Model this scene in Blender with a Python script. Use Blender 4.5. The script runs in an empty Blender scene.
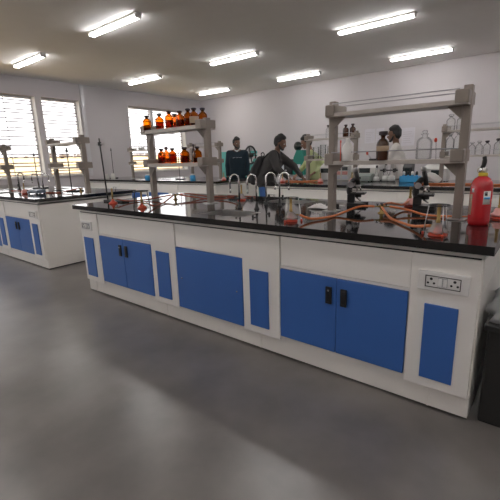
import bpy, bmesh, math, random
from mathutils import Vector, Matrix
R = random.Random(7)
C = bpy.context.scene.collection
SC = bpy.context.scene
PI = math.pi

# ------------------------------------------------------------------ camera
cam_d = bpy.data.cameras.new('camera'); cam = bpy.data.objects.new('camera', cam_d); C.objects.link(cam)
cam_d.sensor_width = 36; cam_d.lens = 36 * 381.9 / 500; cam_d.clip_start = .05; cam_d.clip_end = 500
YAW, PIT, ROL = -.678, -.234, -.030
fw = Vector((math.sin(YAW) * math.cos(PIT), math.cos(YAW) * math.cos(PIT), math.sin(PIT)))
rr = Vector((math.cos(YAW), -math.sin(YAW), 0)); uu = rr.cross(fw)
r2 = rr * math.cos(ROL) + uu * math.sin(ROL); u2 = -rr * math.sin(ROL) + uu * math.cos(ROL)
M = Matrix((r2, u2, -fw)).transposed().to_4x4(); M.translation = Vector((1.423, -1.875, 1.295))
cam.matrix_world = M
SC.camera = cam

# ------------------------------------------------------------------ light, exposure
SC.view_settings.view_transform = 'Standard'; SC.view_settings.look = 'None'
SC.view_settings.gamma = 1; SC.view_settings.use_curve_mapping = False
SC.view_settings.exposure = 1.08
SC.cycles.use_denoising = True
SC.cycles.max_bounces = 10; SC.cycles.diffuse_bounces = 6; SC.cycles.glossy_bounces = 5
SC.cycles.transparent_max_bounces = 24; SC.cycles.sample_clamp_indirect = 8
SC.cycles.caustics_reflective = False; SC.cycles.caustics_refractive = False
SKY = 1.6
w = bpy.data.worlds.new('overcast_sky'); SC.world = w; w.use_nodes = True
wn = w.node_tree.nodes; wl = w.node_tree.links; wn.clear()
bg = wn.new('ShaderNodeBackground'); wo = wn.new('ShaderNodeOutputWorld')
tc = wn.new('ShaderNodeTexCoord'); sep = wn.new('ShaderNodeSeparateXYZ'); cr = wn.new('ShaderNodeValToRGB')
wl.new(tc.outputs['Generated'], sep.inputs[0]); wl.new(sep.outputs['Z'], cr.inputs[0])
cr.color_ramp.elements[0].color = (1.0, .95, .94, 1); cr.color_ramp.elements[1].color = (.93, .95, 1.0, 1)
wl.new(cr.outputs[0], bg.inputs[0]); bg.inputs[1].default_value = SKY; wl.new(bg.outputs[0], wo.inputs[0])

WX, WB, WF, WR, CEIL = -8.6, 8.1, -5.2, 5.0, 3.3      # window wall, back, front, right, ceiling
# window openings in the left wall: y0, y1 (z 1.0 .. 2.9)
WIN = [(-4.7, -.75), (-.25, 2.56), (2.69, 3.66), (5.12, 7.30)]
WZ0, WZ1 = 1.0, 2.9
sd = bpy.data.lights.new('sun', 'SUN'); sd.energy = 2.6; sd.angle = .03; sd.color = (1, .97, .92)
so = bpy.data.objects.new('sun', sd); C.objects.link(so); so.rotation_euler = Vector((-.45, -.35, -1)).to_track_quat('-Z', 'Y').to_euler()
FILL_LAMP = 16             # strength of the added fill tube lights

# ------------------------------------------------------------------ materials
def pm(name, col, rough=.5, metal=0., var=.08, scale=6., bump=0., bscale=60., coat=0., ior=1.5, aniso=None, rvar=.0):
    m = bpy.data.materials.new(name); m.use_nodes = True
    nt = m.node_tree; n = nt.nodes; l = nt.links; b = n['Principled BSDF']
    b.inputs['Roughness'].default_value = rough; b.inputs['Metallic'].default_value = metal
    b.inputs['IOR'].default_value = ior; b.inputs['Coat Weight'].default_value = coat
    t = n.new('ShaderNodeTexCoord'); no = n.new('ShaderNodeTexNoise'); no.inputs['Scale'].default_value = scale
    no.inputs['Detail'].default_value = 5
    l.new(t.outputs['Object'], no.inputs['Vector'])
    mx = n.new('ShaderNodeMix'); mx.data_type = 'RGBA'
    mx.inputs[6].default_value = tuple(max(0, c * (1 - var)) for c in col) + (1,)
    mx.inputs[7].default_value = tuple(min(1, c * (1 + var)) for c in col) + (1,)
    l.new(no.outputs[0], mx.inputs[0]); l.new(mx.outputs[2], b.inputs['Base Color'])
    if rvar:
        mr = n.new('ShaderNodeMapRange'); mr.inputs[3].default_value = max(0, rough - rvar); mr.inputs[4].default_value = rough + rvar
        l.new(no.outputs[0], mr.inputs[0]); l.new(mr.outputs[0], b.inputs['Roughness'])
    if bump:
        n2 = n.new('ShaderNodeTexNoise'); n2.inputs['Scale'].default_value = bscale; n2.inputs['Detail'].default_value = 3
        l.new(t.outputs['Object'], n2.inputs['Vector'])
        bp = n.new('ShaderNodeBump'); bp.inputs['Strength'].default_value = bump; bp.inputs['Distance'].default_value = .01
        l.new(n2.outputs[0], bp.inputs['Height']); l.new(bp.outputs[0], b.inputs['Normal'])
    return m

def glass(name, col, blend=.25, gcol=(1, 1, 1), rough=.02, cap=1.0, haze=0.):
    m = bpy.data.materials.new(name); m.use_nodes = True
    nt = m.node_tree; n = nt.nodes; l = nt.links; n.clear()
    o = n.new('ShaderNodeOutputMaterial'); mx = n.new('ShaderNodeMixShader')
    tr = n.new('ShaderNodeBsdfTransparent'); tr.inputs[0].default_value = (*col, 1)
    g = n.new('ShaderNodeBsdfGlossy'); g.inputs[0].default_value = (*gcol, 1); g.inputs['Roughness'].default_value = rough
    lw = n.new('ShaderNodeLayerWeight'); lw.inputs[0].default_value = blend
    ca = n.new('ShaderNodeMath'); ca.operation = 'MULTIPLY'; ca.inputs[1].default_value = cap
    l.new(lw.outputs['Fresnel'], ca.inputs[0]); l.new(ca.outputs[0], mx.inputs[0])
    if haze:
        df = n.new('ShaderNodeBsdfDiffuse'); df.inputs[0].default_value = (.85, .82, .80, 1); m2 = n.new('ShaderNodeMixShader'); m2.inputs[0].default_value = haze
        l.new(tr.outputs[0], m2.inputs[1]); l.new(df.outputs[0], m2.inputs[2]); l.new(m2.outputs[0], mx.inputs[1])
    else: l.new(tr.outputs[0], mx.inputs[1]); l.new(g.outputs[0], mx.inputs[2])
    l.new(mx.outputs[0], o.inputs[0])
    return m

MT = dict(
    wall=pm('wall_paint', (.565, .535, .55), .8, var=.03, scale=1.2, bump=.05, bscale=90),
    ceil=pm('ceiling_paint', (.78, .77, .75), .85, var=.03),
    floor=pm('polished_stone_floor', (.165, .150, .140), .30, var=.75, scale=2.2, ior=1.7, rvar=.06),
    granite=pm('black_granite', (.012, .011, .011), .055, var=.5, scale=160, ior=1.55, rvar=.01),
    lam=pm('white_laminate', (.86, .835, .785), .38, var=.025, scale=3),
    lam2=pm('white_painted_plinth', (.82, .79, .74), .42, var=.04, scale=4),
    blue=pm('blue_laminate', (.042, .138, .43), .40, var=.05, scale=5),
    gap=pm('painted_gap_shade', (.02, .02, .02), .8),  # near-black colour standing for shade in the bench gaps
    blackp=pm('black_plastic', (.012, .012, .012), .35, var=.1),
    whitep=pm('white_plastic', (.78, .77, .74), .35, var=.03),
    beige=pm('beige_rack_paint', (.25, .212, .180), .45, var=.1, scale=9),
    shelf=pm('cream_shelf', (.46, .415, .37), .32, var=.05, scale=9),
    chrome=pm('chrome', (.78, .77, .76), .18, metal=1, var=.03),
    steel=pm('brushed_steel', (.60, .59, .58), .32, metal=1, var=.06, scale=20),
    iron=pm('black_iron', (.025, .024, .024), .45, var=.2),
    brass=pm('aged_brass', (.34, .23, .08), .4, metal=.7, var=.15),
    rubber2=pm('dark_red_rubber', (.33, .07, .035), .5, var=.1, scale=14),
    rubber=pm('orange_rubber', (.60, .17, .05), .5, var=.1, scale=14),
    redp=pm('red_lacquer', (.68, .085, .04), .35, var=.1),
    pink=pm('pink_film', (.78, .38, .34), .35, var=.2, scale=60),
    film=glass('crumpled_clear_film', (.94, .90, .88), .3, rough=.25, cap=.6, haze=.34),
    alu=pm('window_aluminium', (.62, .61, .63), .4, metal=.2, var=.04),
    grille=pm('grey_painted_rod', (.18, .15, .19), .6),
    glassw=glass('window_pane', (.97, .98, .98), .12),
    clear=glass('clear_glass', (.965, .97, .97), .25, cap=.38, haze=.05),
    amber=glass('amber_glass', (.78, .34, .03), .30, cap=.7),
    amberliq=glass('dark_reagent', (.36, .10, .02), .12, cap=.6),
    stop=pm('dark_stopper', (.03, .02, .025), .35),
    brown=pm('brown_glass_opaque', (.055, .02, .009), .12, var=.3, scale=5, coat=.3),
    tan=pm('tan_label', (.40, .29, .19), .7),
    paper=pm('paper_label', (.74, .72, .68), .7),
    notice=pm('faded_notice_paper', (.62, .60, .64), .8), ink=pm('faded_print', (.50, .47, .50), .8),
    paleb=pm('pale_blue_paper', (.62, .63, .68), .75),
    red=pm('red_extinguisher_paint', (.50, .012, .018), .22, var=.05, coat=.5),
    yellow=pm('yellow_collar', (.62, .46, .03), .45),
    inst=pm('white_instrument', (.66, .65, .62), .45),
    instg=pm('grey_green_instrument', (.28, .33, .30), .45),
    screen=pm('dark_display', (.02, .03, .028), .2),
    bluep=pm('sky_blue_plastic', (.05, .36, .70), .4),
    lens=pm('dark_lens', (.03, .03, .035), .08),
    turq=pm('turquoise_machine_paint', (.10, .42, .38), .4),
    green=pm('green_machine_paint', (.005, .21, .16), .42),
    grey=pm('grey_metal', (.33, .33, .34), .45, metal=.2),
    plastic_sheet=pm('grey_plastic_sheet', (.40, .41, .42), .3, var=.2, scale=5, bump=.4, bscale=14),
    crate=pm('black_crate', (.016, .016, .015), .5),
    skin=pm('dark_skin', (.15, .075, .045), .55),
    skinb=pm('brown_skin', (.22, .11, .07), .55),
    hair=pm('black_hair', (.008, .007, .007), .6, var=.4, scale=80, bump=.4, bscale=150),
    eye=pm('eye_white', (.6, .58, .55), .3),
    navy=pm('navy_cotton', (.004, .016, .027), .85, bump=.3, bscale=40),
    charcoal=pm('charcoal_wool', (.045, .042, .042), .9, bump=.3, bscale=60),
    jean=pm('blue_denim', (.05, .13, .36), .85, bump=.2, bscale=150),
    dtrou=pm('dark_trousers', (.02, .02, .025), .85),
    kurta=pm('pale_green_cotton', (.46, .52, .27), .8, bump=.4, bscale=25),
    shirt=pm('white_cotton', (.66, .63, .60), .8, bump=.3, bscale=25),
    bag=pm('black_nylon', (.014, .014, .015), .7, bump=.3, bscale=80),
    field=pm('dry_grass_field', (.50, .36, .18), .95, var=.25, scale=.35),
    tree=pm('hazy_foliage', (.26, .22, .20), .95, var=.3, scale=1.5),
)

# ------------------------------------------------------------------ mesh helpers
class MB:
    def __init__(s): s.b = bmesh.new()
    def box(s, x0, x1, y0, y1, z0, z1, bev=0, m=None, seg=2):
        r = bmesh.ops.create_cube(s.b, size=1)['verts']
        for v in r:
            v.co = Vector((x0 + (v.co.x + .5) * (x1 - x0), y0 + (v.co.y + .5) * (y1 - y0), z0 + (v.co.z + .5) * (z1 - z0)))
        if bev:
            es = list({e for v in r for e in v.link_edges})
            g = bmesh.ops.bevel(s.b, geom=es, offset=bev, segments=seg, affect='EDGES', profile=.6)
            r = list({v for f in g['faces'] for v in f.verts} | {v for v in r if v.is_valid})
        if m is not None: bmesh.ops.transform(s.b, matrix=m, verts=[v for v in r if v.is_valid])
        return s
    def tube(s, pts, r, n=8, smooth=0, caps=True):
        pts = [Vector(p) for p in pts]
        if smooth:
            q = []
            for i in range(len(pts) - 1):
                p0 = pts[max(i - 1, 0)]; p1 = pts[i]; p2 = pts[i + 1]; p3 = pts[min(i + 2, len(pts) - 1)]
                for k in range(smooth):
                    t = k / smooth
                    q.append(.5 * ((2 * p1) + (p2 - p0) * t + (2 * p0 - 5 * p1 + 4 * p2 - p3) * t * t + (3 * p1 - p0 - 3 * p2 + p3) * t ** 3))
            q.append(pts[-1]); pts = q
        rs = r if isinstance(r, (list, tuple)) else None
        rings = []; pv = None
        for i, p in enumerate(pts):
            d = (pts[min(i + 1, len(pts) - 1)] - pts[max(i - 1, 0)]).normalized()
            if pv is None: a = d.orthogonal().normalized()
            else: a = (pv - d * pv.dot(d)).normalized()
            pv = a; c = d.cross(a)
            rad = rs[min(int(i * len(rs) / len(pts)), len(rs) - 1)] if rs else r
            rings.append([s.b.verts.new(p + (a * math.cos(2 * PI * k / n) + c * math.sin(2 * PI * k / n)) * rad) for k in range(n)])
        for A, B in zip(rings, rings[1:]):
            for k in range(n):
                f = s.b.faces.new((A[k], A[(k + 1) % n], B[(k + 1) % n], B[k])); f.smooth = True
        if caps: s.b.faces.new(rings[0][::-1]); s.b.faces.new(rings[-1])
        return s
    def lathe(s, prof, c=(0, 0, 0), n=20, m=None, jit=0):
        c = Vector(c); rings = []
        for (r, z) in prof:
            if r <= 1e-6: vs = [s.b.verts.new(Vector((0, 0, z)))]
            else: vs = [s.b.verts.new(Vector((r * math.cos(2 * PI * k / n) * (1 + jit * R.uniform(-1, 1)), r * math.sin(2 * PI * k / n) * (1 + jit * R.uniform(-1, 1)), z + (jit * r * R.uniform(-.6, .6) if z > .004 else 0)))) for k in range(n)]
            rings.append(vs)
        for A, B in zip(rings, rings[1:]):
            for k in range(n):
                k2 = (k + 1) % n
                if len(A) == 1 and len(B) == 1: continue
                if len(A) == 1: f = s.b.faces.new((A[0], B[k2], B[k]))
                elif len(B) == 1: f = s.b.faces.new((A[k], A[k2], B[0]))
                else: f = s.b.faces.new((A[k], A[k2], B[k2], B[k]))
                f.smooth = True
        if len(rings[0]) > 1: s.b.faces.new(rings[0][::-1])
        if len(rings[-1]) > 1: s.b.faces.new(rings[-1])
        for vs in rings:
            for v in vs:
                if m is not None: v.co = m @ v.co
                v.co += c
        return s
    def cyl(s, p0, p1, r, n=12, r1=None):
        return s.tube([p0, p1], [r, r if r1 is None else r1], n)
    def torus(s, c, R0, r, axis='Z', n=28, k=8):
        pts = []
        b = s.b; c = Vector(c); rings = []
        for i in range(n):
            a = 2 * PI * i / n; ring = []
            for j in range(k):
                t = 2 * PI * j / k; rad = R0 + r * math.cos(t); h = r * math.sin(t)
                p = {'Z': (rad * math.cos(a), rad * math.sin(a), h), 'X': (h, rad * math.cos(a), rad * math.sin(a)), 'Y': (rad * math.cos(a), h, rad * math.sin(a))}[axis]
                ring.append(b.verts.new(c + Vector(p)))
            rings.append(ring)
        for i in range(n):
            A = rings[i]; B = rings[(i + 1) % n]
            for j in range(k):
                f = b.faces.new((A[j], A[(j + 1) % k], B[(j + 1) % k], B[j])); f.smooth = True
        return s
    def prism(s, poly, axis, a, b):
        def P(u, v, t): return {'X': (t, u, v), 'Y': (u, t, v), 'Z': (u, v, t)}[axis]
        A = [s.b.verts.new(P(u, v, a)) for u, v in poly]; B = [s.b.verts.new(P(u, v, b)) for u, v in poly]
        s.b.faces.new(A[::-1]); s.b.faces.new(B)
        n = len(poly)
        for i in range(n): s.b.faces.new((A[i], A[(i + 1) % n], B[(i + 1) % n], B[i]))
        return s
    def ball(s, c, r, n=10):
        sc = r if isinstance(r, (tuple, list)) else (r, r, r)
        g = bmesh.ops.create_uvsphere(s.b, u_segments=n, v_segments=max(6, n * 2 // 3), radius=1)['verts']
        for v in g: v.co = Vector((v.co.x * sc[0], v.co.y * sc[1], v.co.z * sc[2])) + Vector(c)
        for v in g:
            for f in v.link_faces: f.smooth = True
        return s
    def mesh(s, name, mat):
        bmesh.ops.recalc_face_normals(s.b, faces=s.b.faces)
        me = bpy.data.meshes.new(name); s.b.to_mesh(me); s.b.free()
        if mat: me.materials.append(MT[mat] if isinstance(mat, str) else mat)
        return me
    def build(s, name, mat, parent=None, loc=None, label=None):
        o = bpy.data.objects.new(name, s.mesh(name, mat)); C.objects.link(o)
        if parent: o.parent = parent
        if loc: o.location = loc
        if label: o['label'] = label
        return o

def tag(o, label=None, cat=None, group=None, kind=None):
    if label: o['label'] = label
    if cat: o['category'] = cat
    if group: o['group'] = group
    if kind: o['kind'] = kind
    return o
def thing(name, label, cat, loc=(0, 0, 0), rz=0, group=None):
    o = bpy.data.objects.new(name, None); o.empty_display_size = .1; C.objects.link(o)
    o.location = loc; o.rotation_euler = (0, 0, rz)
    return tag(o, label, cat, group)
def kids(o): return [x for x in list(o.children)]
def copy_tree(o, parent=None):
    c = o.copy(); C.objects.link(c)
    if parent: c.parent = parent
    for k in kids(o): copy_tree(k, c)
    return c
def dup(o, loc, label, rz=None, group=None):
    c = copy_tree(o); c.location = loc; c['label'] = label
    if rz is not None: c.rotation_euler = (0, 0, rz)
    if group: c['group'] = group
    return c
def struct(name, mb, mat, parent=None):
    o = mb.build(name, mat, parent)
    if not parent: o['kind'] = 'structure'
    return o

# ------------------------------------------------------------------ the room
struct('floor', MB().box(WX - .25, WR, WF, WB + .2, -.12, 0), 'floor')
struct('ceiling', MB().box(WX - .25, WR, WF, WB + .2, CEIL, CEIL + .15), 'ceil')
b = MB(); ys = [WF]
for a, c in WIN: ys += [a, c]
ys.append(WB + .2)
for i in range(0, len(ys), 2): b.box(WX - .25, WX, ys[i], ys[i + 1], WZ0, WZ1)
b.box(WX - .25, WX, WF, WB + .2, 0, WZ0); b.box(WX - .25, WX, WF, WB + .2, WZ1, CEIL)
struct('wall_left', b, 'wall')
struct('wall_back', MB().box(WX, WR, WB, WB + .2, 0, CEIL), 'wall')
FILL_WIN = [(-7.4, -5.4)]  # unseen front window, added to bring in fill light
b = MB(); xs = [WX - .25]
for a, c in FILL_WIN: xs += [a, c]
xs.append(WR)
for i in range(0, len(xs), 2): b.box(xs[i], xs[i + 1], WF - .2, WF, WZ0, WZ1)
b.box(WX - .25, WR, WF - .2, WF, 0, WZ0); b.box(WX - .25, WR, WF - .2, WF, WZ1, CEIL)
struct('wall_front', b, 'wall')
for i, (a, c) in enumerate(FILL_WIN):
    wroot = bpy.data.objects.new('window_%d' % (i + 5), None); C.objects.link(wroot); wroot['kind'] = 'structure'; wroot.location = ((a + c) / 2, WF - .12, WZ0)
    h = (c - a) / 2; H = WZ1 - WZ0
    MB().box(-h, h, -.03, .03, 0, .05).box(-h, h, -.03, .03, H - .05, H).box(-h, -h + .04, -.03, .03, .05, H - .05).box(h - .04, h, -.03, .03, .05, H - .05).box(-.03, .03, -.03, .03, .05, H - .05).build('window_frame', 'alu', wroot)
    for s_ in (-1, 1): MB().box(min(s_ * .03, s_ * (h - .04)), max(s_ * .03, s_ * (h - .04)), -.002, .002, .05, H - .05).build('pane', 'glassw', wroot)
# tube lights added to brighten the room, in a regular grid
em = bpy.data.materials.new('added_fill_tube'); em.use_nodes = True; em.node_tree.nodes.clear()
en = em.node_tree.nodes.new('ShaderNodeEmission'); eo = em.node_tree.nodes.new('ShaderNodeOutputMaterial'); en.inputs[0].default_value = (1, .97, .965, 1); en.inputs[1].default_value = FILL_LAMP
em.node_tree.links.new(en.outputs[0], eo.inputs[0]); MT['lit'] = em
lt = None
for i, x in enumerate((-6.9, -4.0, -1.1, 1.8, 4.2)):
    for j, y in enumerate((-3.6, -.9, 1.8, 4.5, 7.0)):
        lab = 'added fill tube light on the ceiling, row %s from the window wall, %s' % (('first', 'second', 'third', 'fourth', 'fifth')[i], ('nearest the front wall', 'over the front aisle', 'over the front benches', 'over the back benches', 'by the back wall')[j])
        if lt is None:
            lt = thing('fill_tube_light', lab, 'ceiling light', (x, y, CEIL), 0, 'added fill tube lights')
            MB().box(-.62, .62, -.05, .05, -.03, 0, .004, seg=1).build('housing', 'whitep', lt)
            for sy in (-.028, .028): MB().cyl((-.59, sy, -.048), (.59, sy, -.048), .016, 10).build('tube', em, lt)
            for sx in (-1, 1): MB().box(sx * .60 - .012, sx * .60 + .012, -.05, .05, -.068, -.028, .003, seg=1).build('end_cap', 'whitep', lt)
        else: dup(lt, (x, y, CEIL), lab)

struct('wall_right', MB().box(WR, WR + .2, WF - .2, WB + .2, 0, CEIL), 'wall')
struct('baseboard_back', MB().box(WX, WR, WB - .012, WB, 0, .1), 'lam2')
struct('trim_1', MB().box(WX, WX + .03, 3.70, 3.80, WZ0 - .02, CEIL, .004), 'alu')
bars = []
z = 1.07
while z < 2.86: bars += [z, z + .075]; z += .207
for i, (a, c) in enumerate(WIN):
    wroot = bpy.data.objects.new('window_%d' % (i + 1), None); C.objects.link(wroot); wroot['kind'] = 'structure'
    wroot.location = (WX - .2, (a + c) / 2, WZ0); h = (c - a) / 2; H = WZ1 - WZ0
    fr = MB()
    fr.box(-.03, .03, -h, h, 0, .05); fr.box(-.03, .03, -h, h, H - .05, H); fr.box(-.03, .03, -h, -h + .035, .05, H - .05); fr.box(-.03, .03, h - .035, h, .05, H - .05)
    fr.build('window_frame', 'alu', wroot)
    MB().box(.03, .235, -h, h, 0, .025).build('window_sill', 'lam2', wroot)
    for s_ in (-1, 1): MB().box(.03, .203, min(s_ * h, s_ * (h - .012)), max(s_ * h, s_ * (h - .012)), .025, H).build('jamb_liner', 'whitep', wroot)
    if c - a > 1.5:
        y = 6.055 - (a + c) / 2 if i == 3 else 0.0
        wdt = .06 if i == 3 else .03
        MB().box(-.04, .06, y - wdt, y + wdt, .05, H - .05).build('mullion', 'alu', wroot)
        spans = [(-h + .035, y - wdt), (y + wdt, h - .035)]
    else: spans = [(-h + .035, h - .035)]
    for (p, q) in spans:
        MB().box(-.012, -.008, p, q, .05, H - .05).build('pane', 'glassw', wroot)
        for t in ((p + .55 * (q - p),) if q - p > 1.2 else ()):
            MB().cyl((.02, t, .05), (.02, t, H - .05), .008, 6).build('grille_post', 'grille', wroot)
    g0 = None
    for zz in bars:
        if g0 is None:
            g0 = MB().cyl((.02, -h + .03, 0), (.02, h - .03, 0), .0130, 6).build('grille_bar', 'grille', wroot, (0, 0, zz - WZ0))
        else:
            g = g0.copy(); C.objects.link(g); g.location.z = zz - WZ0
# outside: dry field rising to a low ridge, hazy shrubs along it
b = MB(); nx = 26
gv = []
for i in range(nx):
    row = []
    for j in range(20):
        x = WX - .3 - 3.2 * i; y = -30 + j * 5
        t = max(0, i - 3) / (nx - 4)
        row.append(b.b.verts.new((x, y, -.5 + 3.6 * t ** 1.1 + (R.uniform(-.12, .12) if i else 0))))
    gv.append(row)
for i in range(nx - 1):
    for j in range(19): b.b.faces.new((gv[i][j], gv[i][j + 1], gv[i + 1][j + 1], gv[i + 1][j])).smooth = True
struct('ground', b, 'field')
b = MB()
for k in range(46):
    y = R.uniform(-12, 60); s = R.uniform(.25, .8)
    for q in range(5): b.ball((-80 + R.uniform(-2, 2), y + R.uniform(-1, 1), 2.9 + R.uniform(0, .6) * s), (s, s * R.uniform(.6, 1.2), s * R.uniform(.4, .8)), 6)
tag(b.build('shrubbery', 'tree'), 'hazy dry shrubs along the ridge outside the windows', 'shrubs', kind='stuff')
# paper notices on the back wall
for i, (x0, x1, z0, z1, lab) in enumerate([(-2.66, -2.40, 1.60, 1.95, 'pale notice sheet on the back wall left of the large amber bottle'), (-2.36, -2.16, 1.60, 1.95, 'narrow pale notice sheet on the back wall just behind the large amber bottle'),
                            (-1.72, -1.42, 1.50, 1.92, 'pale bluish notice on the back wall right of the white-shirted person')]):
    n_ = thing('notice_sheet', lab, 'notice', (x0, WB - .004, z0), group='paper notices on the back wall')
    MB().box(0, x1 - x0, -.003, .003, 0, z1 - z0).build('sheet', 'notice', n_)
    bl = MB()
    for k in range(6): bl.box(.03, (x1 - x0) - R.uniform(.03, .1), -.0042, -.003, (z1 - z0) * (.15 + .12 * k), (z1 - z0) * (.15 + .12 * k) + .012)
    bl.build('printed_line', 'ink', n_)

# ------------------------------------------------------------------ island benches
def socket_plate(par, x, z, wd=.224, ht=.096, modules=2):
    o = MB().box(-wd / 2, wd / 2, -.014, 0, -ht / 2, ht / 2, .003, seg=1).build('socket_plate', 'whitep', par, (x, .035, z))
    fr = MB(); a, c, t = wd * .345, ht * .30, .0034
    for (x0, x1, z0, z1) in ((-a, a, c - t, c), (-a, a, -c, -c + t), (-a, -a + t, -c, c), (a - t, a, -c, c)): fr.box(x0, x1, -.0165, -.013, z0, z1)
    fr.build('module_frame', 'blackp', o)
    for sx in (-1, 1):
        cx = sx * a * .66; h = MB()
        for (dx, dz, r) in ((0, .012, .0068), (-.0135, -.0085, .0056), (.0135, -.0085, .0056)):
            h.cyl((cx + dx, -.0148, dz), (cx + dx, -.012, dz), r, 8)
        h.build('socket_hole', 'blackp', o)
        MB().box(sx * .0105 - .0100, sx * .0105 + .0100, -.0148, -.013, -.0215, .0215).build('switch_gap', 'grey', o)
        MB().box(sx * .0105 - .0088, sx * .0105 + .0088, -.0195, -.0145, -.0195, .0195, .002, seg=1).build('switch', 'whitep', o)
    return o
ZP, ZT = .13, .825        # plinth top, panel top
DEP = 1.43
def unit_base(t, x0, x1, xl=None, xr=None):
    """carcass and plinth; x relative to the unit's centre"""
    MB().box(x0, x1, .056, DEP - .056, ZP - .002, .8225).build('body', 'lam', t)
    MB().box(x0, x1, .058, DEP - .058, .014, ZP - .002).build('plinth', 'lam2', t)
    MB().box(x0, x1, .075, DEP - .075, 0, .0145).build('foot_shade_strip', 'gap', t)  # black recessed strip, shade under the plinth put into colour
    MB().box(x0 + .003, x1 - .003, DEP - .056, DEP - .04, ZP + .01, ZT).build('rear_panel', 'lam', t)
def column_unit(x0, x1, loc, label, group, sock, ix0, ix1, end=0):
    cx = (x0 + x1) / 2; h = (x1 - x0) / 2
    t = thing('service_column', label, 'cabinet', (loc[0] + cx, loc[1], 0), 0, group)
    unit_base(t, -h, h)
    MB().box(-h + .001, h - .001, .035, .0555, ZP, ZT, .002, seg=1).build('front_panel', 'lam', t)
    MB().box(ix0 - cx, ix1 - cx, .026, .0345, .183, .581, .0015, seg=1).build('access_panel', 'blue', t)
    if sock: socket_plate(t, (.0 if sock == 1 else -.03), .70, *((.224, .096) if sock == 1 else (.19, .085)))
    MB().box(-.032, -.022, .054, .0578, .014, ZP - .004).build('plinth_joint', 'lam2', t)
    if end:
        e = h * end
        for nm, z0, z1 in (('end_plinth', .014, ZP - .006), ('lower_end_panel', ZP, .66), ('upper_end_panel', .664, .8225)):
            MB().box(min(e, e + end * .006), max(e, e + end * .006), .058, DEP - .058, z0, z1).build(nm, 'lam', t)
    return t
def door_unit(x0, x1, loc, label, group, split):
    cx = (x0 + x1) / 2
    t = thing('base_cabinet', label, 'cabinet', (loc[0] + cx, loc[1], 0), 0, group)
    unit_base(t, x0 - cx, x1 - cx)
    MB().box(x0 - cx + .004, x1 - cx - .002, .044, .0555, .640, ZT, .0015, seg=1).build('drawer_front', 'lam', t)
    MB().box(x0 - cx, x1 - cx, .047, .0555, .621, .637).build('rail', 'lam2', t)
    MB().box(x0 - cx, x1 - cx, .047, .0555, ZP, .158).build('bottom_rail', 'lam2', t)
    for sx, (a, c) in ((-1, (x0 + .003, split - .002)), (1, (split + .002, x1 - .008))):
        d = MB().box(a - cx, c - cx, .036, .0555, .162, .618, .0015, seg=1).build('door', 'blue', t)
        hx = split - cx + sx * .046
        hd = MB().box(hx - .0195, hx + .0195, .026, .0355, .462, .566, .004).box(hx - .012, hx + .012, .0235, .027, .475, .553, .002, seg=1).build('handle', 'blackp', d)
        if sx < 0: MB().cyl((hx, .0225, .545), (hx, .026, .545), .006, 10).build('lock', 'steel', d)
    return t
def sink_unit(x0, x1, loc, label, group):
    cx = (x0 + x1) / 2
    t = thing('sink_cabinet', label, 'cabinet', (loc[0] + cx, loc[1], 0), 0, group)
    h = MB().box(x0 - cx, x1 - cx, .056, .07, ZP - .002, .8225); h.box(x0 - cx, x1 - cx, .056, DEP - .056, ZP - .002, .56)
    h.box(x0 - cx, x0 - cx + .02, .056, DEP - .056, .56, .8225).box(x1 - cx - .02, x1 - cx, .056, DEP - .056, .56, .8225).box(x0 - cx, x1 - cx, DEP - .07, DEP - .056, .56, .8225)
    h.build('body', 'lam', t)
    MB().box(x0 - cx, x1 - cx, .058, DEP - .058, .014, ZP - .002).build('plinth', 'lam2', t)
    MB().box(x0 - cx, x1 - cx, .075, DEP - .075, 0, .0145).build('foot_shade_strip', 'gap', t)  # same black strip for the shade at the plinth foot
    MB().box(x0 - cx + .004, x1 - cx - .002, .044, .0555, .645, ZT, .0015, seg=1).build('apron_panel', 'lam', t)
    MB().box(x0 - cx, x1 - cx, .047, .0555, ZP, .14).build('bottom_rail', 'lam2', t)
    p = MB().box(x0 - cx + .003, x1 - cx - .006, .036, .0555, .144, .639, .0015, seg=1).build('sink_panel', 'blue', t)
    for sx in (-1, 1): MB().lathe([(0, -.004), (.006, -.003), (.0075, 0)], (sx * .285, .0355, .394), 10, Matrix.Rotation(-PI / 2, 4, 'X') @ Matrix.Scale(-1, 4, (0, 0, 1)) if False else Matrix.Rotation(PI / 2, 4, 'X') @ Matrix.Scale(-1, 4, (0, 0, 1))).build('screw', 'chrome', p)
    return t

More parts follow.
